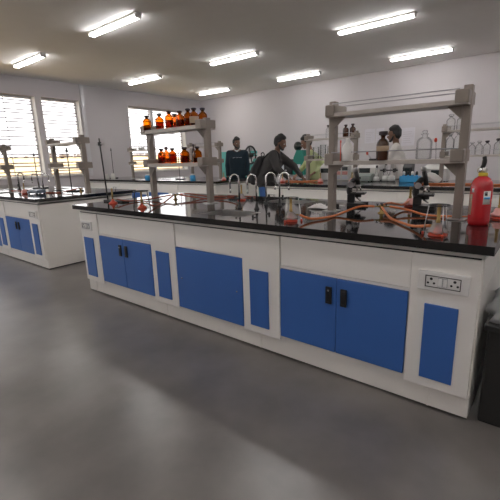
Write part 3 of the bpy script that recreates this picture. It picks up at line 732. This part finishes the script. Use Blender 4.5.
wrap(lb, A0 + .12, A0 + .36, .218, .244, 'black_mark', 'blackp', .0022)
wrap(lb, A0 + .08, A0 + .66, .192, .208, 'blue_band', 'bluep', .0022)
for k in range(3): wrap(lb, A0 + .08, A0 + .6 - .1 * k, .165 + .008 * k, .168 + .008 * k, 'text_line', 'grey', .002)
lb = wrap(t, A0 - 1.42, A0 - 1.02, .075, .225, 'side_label', 'tan')
for k in range(7): wrap(lb, A0 - 1.38, A0 - 1.08, .09 + .018 * k, .094 + .018 * k, 'text_line', 'grey', .002, 6)
wrap(t, A0 - 1.15, A0 - .9, .24, .266, 'round_seal', 'paleb')

# ------------------------------------------------------------------ things on the worktops behind
def instrument(label, loc, wd, dp, ht, rz=0, scr=(.1, .6, .55, .85), mat='inst', keys=True):
    t = thing('digital_meter', label, 'meter', loc, rz, 'bench instruments')
    MB().prism([(-dp / 2, .01), (dp / 2, .01), (dp / 2, ht), (0, ht), (-dp / 2, ht * .75)], 'X', -wd / 2, wd / 2).build('housing', mat, t)
    a, b_, c, d = scr
    MB().box(-wd / 2 + a * wd, -wd / 2 + b_ * wd, -dp / 2 - .004, -dp / 2 + .002, c * ht * .75, d * ht * .75, .001, seg=1).build('display', 'screen', t)
    if keys:
        k = MB()
        for i in range(3):
            for j in range(2): k.box(-wd / 2 + (.66 + .1 * i) * wd, -wd / 2 + (.73 + .1 * i) * wd, -dp / 2 - .006, -dp / 2 + .002, (.25 + .2 * j) * ht, (.36 + .2 * j) * ht)
        k.build('key', 'grey', t)
    f = MB()
    for sx in (-1, 1):
        for sy in (-1, 1): f.cyl((sx * wd * .4, sy * dp * .4, 0), (sx * wd * .4, sy * dp * .4, .012), .01, 8)
    f.build('rubber_foot', 'blackp', t)
    return t
t = thing('control_panel', 'white instrument with two columns of dark and pink square windows', 'instrument', (-1.42, 4.25, .9), .0)
MB().box(-.16, .16, -.1, .1, 0, .245, .006).build('housing', 'inst', t)
for i in range(2):
    for j, m_ in enumerate(('paleb', 'pink', 'screen')):
        MB().box(-.12 + .125 * i, -.02 + .125 * i, -.106, -.099, .025 + .07 * j, .08 + .07 * j, .003, seg=1).build('square_window', m_, t)
instrument('white meter with wide dark display, behind the first microscope', (-.97, 4.25, .9), .36, .25, .27, scr=(.12, .62, .62, .98), keys=False)
instrument('white meter with dark display left of the near rack post', (-1.72, 4.25, .9), .19, .24, .28, scr=(.1, .9, .6, .95), keys=False)
instrument('grey-green low meter in front of the white one with wide display', (-.99, 4.0, .9), .30, .16, .12, mat='instg', scr=(.1, .5, .4, .8))
instrument('black upright meter with pale dial behind the blue bottle tray', (-.40, 4.33, .9), .14, .12, .26, mat='blackp', scr=(.25, .75, .55, .95), keys=False)
instrument('white box meter behind the near rack right post', (.03, 4.25, .9), .30, .22, .24, scr=(.3, .75, .5, .9), keys=False)
instrument('blue-grey digital meter on the left bench below the taps', (-4.38, .52, .9), .22, .13, .06, rz=.2, mat=pm('blue_grey_case', (.16, .20, .26), .4), scr=(.1, .5, .4, .8))
def flask(label, loc, r, h):
    t = thing('conical_flask', label, 'flask', loc, 0, 'flasks on the back bench')
    MB().lathe([(0, .002), (r * .92, 0), (r, .008), (r * .95, h * .15), (r * .32, h * .68), (r * .3, h * .95), (r * .38, h), (0, h)], n=18).build('glass_body', 'clear', t)
    MB().lathe([(0, .006), (r * .93, .006), (r * .9, h * .15), (r * .72, h * .32), (0, h * .32)], n=18).build('liquid', 'whitep', t)
    MB().lathe([(0, h * .93), (r * .26, h * .93), (r * .36, h * 1.1), (0, h * 1.1)], n=10).build('stopper', 'stop', t)
    return t
flask('clear flask in front of the large amber bottle, leftmost of three', (-.78, 4.02, .9), .055, .22)
flask('clear flask middle of three left of the blue tray', (-.66, 4.08, .9), .06, .26)
flask('clear flask next to the blue bottle tray', (-.55, 4.02, .9), .06, .28)
t = thing('burette_stand', 'black clamp stand among the clear flasks on back right bench', 'stand', (-.70, 4.2, .9))
MB().box(-.12, .12, -.07, .07, 0, .014, .003, seg=1).build('base', 'iron', t)
MB().cyl((-.1, 0, .014), (-.1, 0, .34), .007, 8).build('rod', 'steel', t)
MB().box(-.12, .18, -.012, .012, .15, .172, .003, seg=1).box(-.03, .0, -.06, .012, .13, .19, .004, seg=1).box(.12, .15, -.06, .012, .13, .19, .004, seg=1).build('double_clamp', 'iron', t)
t = thing('bottle_tray', 'sky blue plastic tray holding small dropper bottles, back right bench', 'tray', (-.27, 3.98, .9))
MB().box(-.13, .13, -.07, .07, 0, .008).box(-.13, .13, -.07, -.062, 0, .085).box(-.13, .13, .062, .07, 0, .085).box(-.13, -.122, -.07, .07, 0, .085).box(.122, .13, -.07, .07, 0, .085).build('tray_wall', 'bluep', t)
for i in range(4):
    q = thing('dropper_bottle', ['white dropper bottle at the left end of the blue tray', 'white dropper bottle second in the blue tray, dark mark', 'white dropper bottle third in the blue tray', 'white dropper bottle at the right end of the blue tray'][i], 'bottle', (-.27 - .09 + .06 * i, 3.98, .908), 0, 'dropper bottles in the blue tray')
    MB().lathe([(0, 0), (.024, 0), (.025, .004), (.025, .07), (.02, .085), (.01, .092), (.01, .10), (0, .10)], n=14).build('body', 'bluep', q)
    MB().lathe([(0, .095), (.019, .095), (.019, .13), (.012, .145), (0, .147)], n=12).build('cap', 'blackp' if i in (1, 3) else 'whitep', q)
t = thing('squeeze_bottle', 'white squeeze bottle tipped over on the back right bench', 'bottle', (.12, 3.80, .96), .4)
MB().lathe([(0, -.06), (.045, -.06), (.05, -.05), (.05, .05), (.035, .09), (.012, .13), (0, .13)], (0, 0, 0), 18, Matrix.Rotation(-.9, 4, 'Y')).build('squeeze_body', 'whitep', t)
MB().tube([(-.09, 0, .075), (-.13, 0, .11), (-.14, 0, .16)], .006, 8, smooth=3).build('nozzle', 'clear', t)
# blue and white odds on the back left bench
for x, y, r, h, m_, lb in [(-6.28, 3.88, .07, .11, 'bluep', 'sky blue jar on back left bench left of the amber rack'), (-4.75, 3.9, .06, .12, 'bluep', 'sky blue jar on back left bench between the amber rack posts'),
                           (-8.05, 3.86, .06, .12, 'whitep', 'white jar on the back left bench beside the grey pier, left one'), (-7.80, 3.9, .06, .13, 'whitep', 'white jar on the back left bench beside the grey pier, right one')]:
    t = thing('lidded_jar', lb, 'jar', (x, y, .9), 0, 'small jars on the back left bench')
    MB().lathe([(0, 0), (r * .95, 0), (r, .006), (r, h * .65), (r * .7, h * .78), (0, h * .78)], n=16).build('body', m_, t)
    MB().lathe([(0, h * .78), (r * .72, h * .78), (r * .72, h), (0, h)], n=16).build('lid', 'whitep', t)
# crumpled cloth and dark lid at the foot of the near rack
b = MB(); nn = 12; gr = []
for i in range(nn):
    gr.append([b.b.verts.new(((i / (nn - 1) - .5) * .16, (j / (nn - 1) - .5) * .10, .006 + .028 * max(0, 1 - ((i - 5.5) / 6) ** 2) * max(0, 1 - ((j - 5.5) / 6) ** 2) * R.uniform(.5, 1.4))) for j in range(nn)])
for i in range(nn - 1):
    for j in range(nn - 1): b.b.faces.new((gr[i][j], gr[i + 1][j], gr[i + 1][j + 1], gr[i][j + 1])).smooth = True
o = b.build('wiping_cloth', 'shirt', None, (-.02, .80, .9)); o.modifiers.new('thickness', 'SOLIDIFY').thickness = .003
tag(o, 'crumpled white wiping cloth at the foot of the near rack post', 'cloth')
t = thing('clamp_holder', 'small dark green clamp lying beside the crumpled white cloth', 'clamp', (.065, .87, .9), .4)
MB().box(-.045, .045, -.02, .02, 0, .035, .006).build('jaw', 'iron', t); MB().cyl((.03, 0, .02), (.09, 0, .02), .006, 8).build('screw_rod', 'steel', t)
MB().box(-.03, .02, -.015, .015, .035, .05, .003, seg=1).build('pad', 'green', t)

# ------------------------------------------------------------------ crate and plastic sheet at the near end
t = thing('storage_crate', 'black crate on the floor against the near end of the front bench', 'crate', (1.52, .42, 0))
b = MB().box(-.27, .27, -.33, .33, 0, .50, .012)
b.build('crate_body', 'crate', t)
MB().box(-.285, .285, -.345, .345, .485, .515, .006).build('rim', 'crate', t)
for s_ in (-1, 1): MB().box(-.08, .08, s_ * .345 - .006, s_ * .345 + .006, .40, .43, .004).build('grip', 'crate', t)
b = MB(); nu, nv = 64, 18; g = []
for i in range(nu):
    a = 2 * PI * i / nu; row = []
    for j in range(nv):
        v_ = j / (nv - 1)
        rad = (.262 - .17 * v_ ** 1.3) * (1 + .06 * math.sin(6 * a + 5 * v_) + .06 * math.sin(13 * a - 4 * v_))
        sq = 1 / max(abs(math.cos(a)), abs(math.sin(a))) ** .85
        row.append(b.b.verts.new((rad * sq * math.cos(a) + .13 * v_, rad * sq * 1.12 * math.sin(a) + .03 * v_, .515 + .44 * v_)))
    g.append(row)
for i in range(nu):
    for j in range(nv - 1): b.b.faces.new((g[i][j], g[(i + 1) % nu][j], g[(i + 1) % nu][j + 1], g[i][j + 1])).smooth = True
b.b.faces.new([g[i][-1] for i in range(nu)]); b.b.faces.new([g[i][0] for i in range(nu)][::-1])
o = b.build('plastic_sack', 'plastic_sheet', None, (1.49, .40, 0)); tag(o, 'grey creased plastic sack on the black crate at the bench end', 'sack')

# ------------------------------------------------------------------ machines by the back wall
t = thing('screw_press', 'turquoise screw press with black handwheel behind the person in navy', 'machine', (-5.1, 6.1, 0))
MB().box(-.75, .62, -.15, .45, 0, 1.0, .02).build('base', 'turq', t)
MB().box(-.75, -.52, -.1, .3, 1.0, 1.50, .02).box(-.75, .25, 0, .25, 1.36, 1.5, .02).build('frame', 'turq', t)
MB().box(.22, .58, -.12, .3, 1.0, 1.16, .02).prism([(.28, 1.16), (.5, 1.16), (.44, 1.3), (.34, 1.3)], 'Y', -.05, .1).build('wheel_bracket', 'turq', t)
MB().lathe([(0, 1.30), (.065, 1.30), (.065, 1.56), (.05, 1.62), (0, 1.64)], (.16, .05, 0), 16).build('spindle_housing', 'grey', t)
wh = MB().torus((.34, -.16, 1.39), .215, .022, 'X', 36, 8).build('handwheel', 'iron', t)
MB().cyl((.28, -.16, 1.39), (.40, -.16, 1.39), .05, 14).cyl((.16, -.16, 1.39), (.40, -.16, 1.39), .022, 10).build('hub', 'iron', wh)
for k in range(4):
    a = PI / 2 * k + .25; MB().cyl((.34, -.16, 1.39), (.34, -.16 + .21 * math.cos(a), 1.39 + .21 * math.sin(a)), .014, 8).build('spoke', 'iron', wh)
MB().cyl((.35, .045, 1.41), (.46, .045, 1.41), .012, 8).build('crank_handle', 'steel', wh)
t = thing('steel_table', 'grey steel table along the back wall under the green tester', 'table', (-3.55, 6.25, 0))
MB().box(-.55, .55, -.35, .35, .86, .90, .004).build('tabletop', 'grey', t)
for sx in (-1, 1):
    for sy in (-1, 1): MB().box(sx * .5 - .025, sx * .5 + .025, sy * .3 - .025, sy * .3 + .025, 0, .86).build('leg', 'grey', t)
t = thing('load_tester', 'green tapered tester with round dial and pale sticker', 'machine', (-3.38, 6.1, .9))
MB().prism([(-.16, 0), (.16, 0), (.15, .34), (.09, .56), (-.05, .56), (-.13, .40)], 'Y', -.12, .12).build('housing', 'green', t)
MB().lathe([(0, -.03), (.10, -.03), (.105, .02), (0, .02)], (-.04, -.06, .65), 20, Matrix.Rotation(PI / 2, 4, 'X')).build('gauge_case', 'blackp', t)
MB().lathe([(0, 0), (.075, 0), (.075, .004), (0, .004)], (-.04, -.088, .65), 20, Matrix.Rotation(PI / 2, 4, 'X')).build('gauge_face', 'screen', t)
MB().cyl((-.04, 0, .54), (-.04, 0, .60), .03, 10).build('neck', 'iron', t)
MB().box(-.04, .06, -.124, -.119, .12, .24).build('sticker', 'paleb', t)
t = thing('power_supply', 'black boxy power unit on the steel table beside green tester', 'instrument', (-3.66, 6.08, .9))
MB().box(-.11, .10, -.12, .12, .01, .36, .012).build('case', 'blackp', t); MB().box(-.08, .07, -.126, -.119, .2, .32).build('display', 'screen', t)
MB().cyl((-.05, -.12, .1), (-.05, -.14, .1), .022, 12).build('dial', 'grey', t)
f = MB()
for sx in (-1, 1): f.box(sx * .08 - .02, sx * .08 + .02, -.1, .1, 0, .012)
f.build('foot', 'iron', t)

# ------------------------------------------------------------------ people
def sph(c, r, n=8):
    c = Vector(c); out = [c + Vector((0, 0, r)), c - Vector((0, 0, r))]
    for i in range(1, 5):
        t = PI * i / 5
        for k in range(n): out.append(c + Vector((math.sin(t) * math.cos(2 * PI * k / n), math.sin(t) * math.sin(2 * PI * k / n), math.cos(t))) * r)
    return out
def cones_mesh(cones, voxel, smooth_it, name):
    bm = bmesh.new()
    for hull in cones:          # each hull: list of (center, radius)
        b1 = bmesh.new()
        for c, r in hull:
            for p in sph(c, r): b1.verts.new(p)
        g = bmesh.ops.convex_hull(b1, input=b1.verts)
        bad = list({e for e in g['geom_interior'] + g['geom_unused'] if isinstance(e, bmesh.types.BMVert)})
        if bad: bmesh.ops.delete(b1, geom=bad, context='VERTS')
        bmesh.ops.recalc_face_normals(b1, faces=b1.faces)
        mm = bpy.data.meshes.new('tmp'); b1.to_mesh(mm); b1.free(); bm.from_mesh(mm); bpy.data.meshes.remove(mm)
    me = bpy.data.meshes.new(name); bm.to_mesh(me); bm.free()
    o = bpy.data.objects.new(name, me); C.objects.link(o)
    rm = o.modifiers.new('r', 'REMESH'); rm.mode = 'VOXEL'; rm.voxel_size = voxel; rm.use_smooth_shade = True
    sm = o.modifiers.new('s', 'SMOOTH'); sm.factor = .5; sm.iterations = smooth_it
    dg = bpy.context.evaluated_depsgraph_get(); m2 = bpy.data.meshes.new_from_object(o.evaluated_get(dg), depsgraph=dg)
    C.objects.unlink(o); bpy.data.objects.remove(o); bpy.data.meshes.remove(me)
    m2.name = name
    for p in m2.polygons: p.use_smooth = True
    return m2
def part(me, name, mat, root, label=None):
    me.materials.clear(); me.materials.append(MT[mat]); o = bpy.data.objects.new(name, me); C.objects.link(o); o.parent = root
    if label: o['label'] = label
    return o
def lerp(a, b, t): return Vector(a) * (1 - t) + Vector(b) * t
def person(label, loc, J, skin, top, top_name, bottom, head_dir, hair='short', beard=False, long_top=0., sleeve=True, collar=None, puff=0.):
    """J: local joints: pelvis chest neck head sh_l el_l ha_l sh_r el_r ha_r kn_l an_l kn_r an_r, fwd (body facing)"""
    root = thing('person', label, 'person', loc, 0)
    f = Vector(J['fwd']).normalized(); up = Vector((0, 0, 1)); lf = up.cross(f).normalized()
    V = {k: Vector(v) for k, v in J.items()}
    body = []
    hip_l = V['pelvis'] + lf * .09 - up * .03; hip_r = V['pelvis'] - lf * .09 - up * .03
    tor = [[(V['pelvis'] + lf * .07, .105), (V['pelvis'] - lf * .07, .105), (lerp(V['pelvis'], V['chest'], .5) + lf * .06, .10), (lerp(V['pelvis'], V['chest'], .5) - lf * .06, .10)],
           [(lerp(V['pelvis'], V['chest'], .5) + lf * .06, .10), (lerp(V['pelvis'], V['chest'], .5) - lf * .06, .10), (V['chest'] + lf * .085, .105), (V['chest'] - lf * .085, .105)],
           [(V['chest'] + lf * .085, .105), (V['chest'] - lf * .085, .105), (V['sh_l'] - lf * .02, .055), (V['sh_r'] + lf * .02, .055), (V['neck'] - up * .02, .06)]]
    body += tor
    arms = []
    for s in 'lr':
        a, e, h = V['sh_' + s], V['el_' + s], V['ha_' + s]
        arms += [[(a, .052), (e, .04)], [(e, .041), (h, .028)]]
        d = (h - e).normalized(); sd = d.cross(up)
        sd = (sd if sd.length > .2 else lf.copy()).normalized()
        pn = sd.cross(d).normalized()
        if pn.z > 0: pn = -pn
        k0 = h + d * .035; k1 = h + d * .085
        body.append([(k0 + sd * .012, .019), (k0 - sd * .012, .019), (k1 + sd * .028, .013), (k1 - sd * .028, .013)]); body.append([(h, .026), (k0, .021)])
        for q, (o_, ln) in enumerate(((-.033, .058), (-.012, .075), (.011, .08), (.033, .072))):
            b0 = k1 + sd * o_; b1 = b0 + (d * .8 + pn * .35).normalized() * ln * .5; b2 = b1 + (d * .45 + pn * .85).normalized() * ln * .5
            body += [[(b0, .0095), (b1, .0088)], [(b1, .0088), (b2, .0075)]]
        ts = 1 if s == 'r' else -1
        tb = h + d * .03 + sd * .022 * ts; tm = tb + (d * .6 + sd * ts * .8).normalized() * .035
        body += [[(tb, .013), (tm, .0105)], [(tm, .0105), (tm + (d * .9 + sd * ts * .2).normalized() * .03, .0085)]]
    body += arms
    legs = []
    for s, hp in (('l', hip_l), ('r', hip_r)):
        legs += [[(hp, .085), (V['kn_' + s], .058)], [(V['kn_' + s], .057), (lerp(V['kn_' + s], V['an_' + s], .3), .058), (V['an_' + s], .038)]]
    body += legs
    feet = []
    for s in 'lr':
        a = V['an_' + s]; z = a.copy(); z.z = .035
        feet += [[(z - f * .04, .035), (z + f * .06, .036), (z + f * .16 , .028)], [(a, .042), (z, .04)]]
    # head
    hd = Vector(head_dir).normalized(); hl = up.cross(hd).normalized(); hu = hd.cross(hl).normalized(); hc = V['head']
    def H(x, y, z): return hc + hd * x + hl * y + hu * z
    body += [[(V['neck'] - up * .03, .06), (H(-.02, 0, -.08), .052)],
             [(H(-.035, 0, .035), .078), (H(.03, 0, .03), .07), (H(-.02, 0, .05), .074), (H(.01, 0, -.01), .066)],
             [(H(.03, 0, .02), .066), (H(.058, .022, -.045), .022), (H(.058, -.022, -.045), .022), (H(.068, 0, -.085), .020), (H(-.01, .05, -.05), .02), (H(-.01, -.05, -.05), .02)],
             [(H(.092, 0, .012), .010), (H(.112, 0, -.022), .012), (H(.085, .012, -.026), .011), (H(.085, -.012, -.026), .011)],
             [(H(.085, .03, .03), .013), (H(.088, -.03, .03), .013)],
             [(H(.078, .022, -.058), .010), (H(.092, 0, -.056), .0095), (H(.078, -.022, -.058), .010)]]
    for sg in (1, -1): body.append([(H(-.01, sg * .072, .012), .014), (H(-.018, sg * .08, -.005), .014), (H(-.008, sg * .072, -.03), .009)])
    part(cones_mesh(body, .0085, 3, 'body'), 'body', skin, root)
    for sg in (1, -1):
        e = part(MB().ball(H(.077, sg * .03, .008), .0125, 10).mesh('eye', 'eye'), 'eye', 'eye', root)
        MB().ball(H(.0865, sg * .03, .008), .006, 8).build('iris', 'hair', e)
    # hair shell
    hh = [[(H(-.05, 0, .05), .086), (H(-.01, 0, .078), .078), (H(-.055, 0, .0), .074)], [(H(.02, 0, .108), .045), (H(.048, .035, .108), .028), (H(.052, -.03, .112), .03), (H(-.02, 0, .115), .06), (H(-.05, .03, .10), .06)],
          [(H(-.012, .068, .03), .022), (H(-.04, .06, -.02), .022), (H(-.06, 0, -.045), .04)], [(H(-.012, -.068, .03), .022), (H(-.04, -.06, -.02), .022), (H(-.06, 0, -.045), .04)]]
    if hair == 'long': hh.append([(H(-.07, 0, 0), .06), (H(-.09, 0, -.12), .05), (H(-.10, 0, -.28), .03)])
    part(cones_mesh(hh, .011, 2, 'hair'), 'hair', 'hair', root)
    if beard:
        bb = [[(H(.0, .066, -.02), .013), (H(.03, .052, -.07), .018), (H(.066, .018, -.095), .018)], [(H(.0, -.066, -.02), .013), (H(.03, -.052, -.07), .018), (H(.066, -.018, -.095), .018)],
              [(H(.066, .02, -.095), .02), (H(.066, -.02, -.095), .02), (H(.08, 0, -.088), .016)], [(H(.094, .02, -.044), .007), (H(.1, 0, -.042), .007), (H(.094, -.02, -.044), .007)]]
        part(cones_mesh(bb, .008, 2, 'beard'), 'beard', 'hair', root)
    # garments
    g = [[(c, r + .028 + puff) for c, r in h_] for h_ in tor[:2]] + [[(c, r + .02) for c, r in h_[:4]] + [(V['neck'] - up * .045, .06)] for h_ in tor[2:]]
    for s in 'lr':
        a, e, h = V['sh_' + s], V['el_' + s], V['ha_' + s]
        g += [[(a, .07 + puff * .6), (e, .058 + puff * .4)]]
        if sleeve: g += [[(e, .058), (lerp(e, h, .85), .044)]]
    if long_top:
        dn = V['pelvis'] - up * long_top
        g.append([(V['chest'] + lf * .08, .135), (V['chest'] - lf * .08, .135), (V['pelvis'] + lf * .09, .16), (V['pelvis'] - lf * .09, .16), (dn + lf * .1, .17), (dn - lf * .1, .14)])
    tp_ = part(cones_mesh(g, .013, 2, top_name), top_name, top, root)
    part(cones_mesh([[(hip_l, .105), (hip_r, .105), (V['pelvis'], .10)]] + [[(c, r + .018) for c, r in h_] for h_ in legs], .013, 2, 'trousers'), 'trousers', bottom, root)
    part(cones_mesh(feet, .011, 1, 'shoe'), 'shoes', 'blackp', root)
    if collar:
        cc = [[(V['neck'] + up * .0 + d_ * .045, .022), (V['neck'] + up * .0 + e_ * .045, .022)] for d_, e_ in ((lf, f), (f, -lf), (-lf, -f), (-f, lf))]
        part(cones_mesh(cc, .009, 1, 'collar'), 'collar', collar, tp_)
    return root, V, f, lf, H, tp_

def standing(f, hgt=1.75, lean=(0, 0), arms=None, sh_w=.19):
    f = Vector((f[0], f[1], 0)).normalized(); up = Vector((0, 0, 1)); lf = up.cross(f); k = hgt / 1.75
    L = Vector((lean[0], lean[1], 0))
    J = dict(fwd=f, pelvis=Vector((0, 0, .95 * k)), chest=Vector((0, 0, 1.27 * k)) + L * .62, neck=Vector((0, 0, 1.49 * k)) + L * .92, head=Vector((0, 0, 1.63 * k)) + L * 1.12 + f * .02)
    for s, g in (('l', 1), ('r', -1)):
        J['sh_' + s] = Vector((0, 0, 1.42 * k)) + L * .85 + lf * g * sh_w
        J['el_' + s] = J['sh_' + s] + Vector((0, 0, -.29 * k)) + lf * g * .05 - f * .02
        J['ha_' + s] = J['el_' + s] + Vector((0, 0, -.24 * k)) + f * .07
        J['kn_' + s] = lf * g * .10 + Vector((0, 0, .50 * k)) + f * .02
        J['an_' + s] = lf * g * .11 + Vector((0, 0, .09 * k))
    if arms:
        for n_, v in arms.items(): J[n_] = Vector(v)
    return J
# person in navy, facing the camera behind the back left bench
P1 = (-4.62, 5.25, 0)
J = standing((.62, -.78), 1.77)
root, V, f, lf, H, tp_ = person('person in navy hoodie with short hair and beard, standing before the handwheel', P1, J, 'skin', 'navy', 'hoodie', 'dtrou', (.95, -.45, -.08), beard=True, puff=.012)
cc = [[(V['neck'] + d_ * .06 - Vector((0, 0, .02)), .035), (V['neck'] + e_ * .06 - Vector((0, 0, .02)), .035)] for d_, e_ in ((lf, -f), (-f, -lf))]
part(cones_mesh(cc, .012, 2, 'hood'), 'hood', 'navy', tp_)
cc = [[(V['neck'] + lf * .05 + f * .03, .018), (V['neck'] + f * .065 - Vector((0, 0, .03)), .016)], [(V['neck'] - lf * .05 + f * .03, .018), (V['neck'] + f * .065 - Vector((0, 0, .03)), .016)]]
part(cones_mesh(cc, .009, 1, 'shirt_collar'), 'shirt_collar', 'paleb', tp_, 'pale collar')
b = MB(); c0 = V['chest'] + f * .128
for k in range(6):
    p = c0 + lf * (-.09 + .036 * k) + Vector((0, 0, .045)); s_ = .012 if k % 2 else .009
    b.box(-s_, s_, -.006, .006, -.006, .006, 0, Matrix.Translation(p) @ Matrix.Rotation(math.atan2(lf.y, lf.x), 4, 'Z'))
b.build('chest_print', 'paleb', tp_)
# person with backpack, leaning on the back right bench
P2 = (-2.79, 3.86, 0)
J = standing((.94, .34), 1.66, lean=(.24, .07), arms=dict(el_r=(.42, -.20, 1.12), ha_r=(.62, -.14, .95), el_l=(.44, .30, 1.13), ha_l=(.66, .22, .95)))
root, V, f, lf, H, tp_ = person('person in charcoal jacket with black backpack, bending over the bench end', P2, J, 'skin', 'charcoal', 'jacket', 'jean', (.93, .30, -.30), beard=True, collar='shirt', puff=.03)
bc = V['chest'] - f * .255 - lf * .03 - Vector((0, 0, .10))
bp = thing('backpack', 'black backpack worn by the person in the charcoal jacket', 'backpack', Vector(P2) + bc)
up = Vector((0, 0, 1)); ax = (up * .96 + f * .28).normalized()
part(cones_mesh([[(ax * .17 + lf * .08, .075), (ax * .17 - lf * .08, .075), (-ax * .2 + lf * .10 - f * .02, .085), (-ax * .2 - lf * .10 - f * .02, .085), (-f * .05 + lf * .09, .08), (-f * .05 - lf * .09, .08)]], .013, 3, 'pack_body'), 'pack_body', 'bag', bp)
part(cones_mesh([[(-ax * .04 + lf * .07 - f * .10, .05), (-ax * .04 - lf * .07 - f * .10, .05), (-ax * .2 + lf * .075 - f * .10, .055), (-ax * .2 - lf * .075 - f * .10, .055)]], .013, 2, 'front_pocket'), 'front_pocket', 'bag', bp)
for g in (1, -1):
    sh = V['sh_r' if g < 0 else 'sh_l'] - bc
    MB().tube([ax * .2 + lf * g * .07 + f * .05, sh - lf * g * .06 + up * .075 - f * .02, sh - lf * g * .05 + f * .085 + up * .01, sh - lf * g * .03 + f * .10 - up * .14, sh - up * .26 - f * .05 + lf * g * .03, -ax * .2 + lf * g * .1], .016, 8, smooth=5).build('shoulder_strap', 'bag', bp)
MB().torus(ax * .27, .035, .009, 'Y', 16, 6).build('top_handle', 'bag', bp)
# person in pale green, bending her head
P3 = (-2.37, 5.02, 0)
J = standing((-.85, -.52), 1.68, lean=(-.13, -.04), arms=dict(el_l=(.26, -.02, 1.13), ha_l=(.07, -.20, 1.0), el_r=(-.27, .02, 1.15), ha_r=(-.34, -.18, .97)), sh_w=.17)
J['head'] = Vector((-.21, -.05, 1.57))
person('person in pale green tunic looking down, hand on hip, by the green tester', P3, J, 'skinb', 'kurta', 'tunic', 'dtrou', (-.80, -.40, -.38), hair='short', long_top=.35)
# person in white shirt, in profile
P4 = (-.74, 5.02, 0)
J = standing((-.95, -.28), 1.74, lean=(-.10, -.02), arms=dict(el_l=(-.20, -.22, 1.14), ha_l=(-.40, -.28, 1.04)))
person('bearded person in white shirt in profile behind the large amber bottle', P4, J, 'skin', 'shirt', 'shirt', 'dtrou', (-.95, -.18, -.12), beard=True)
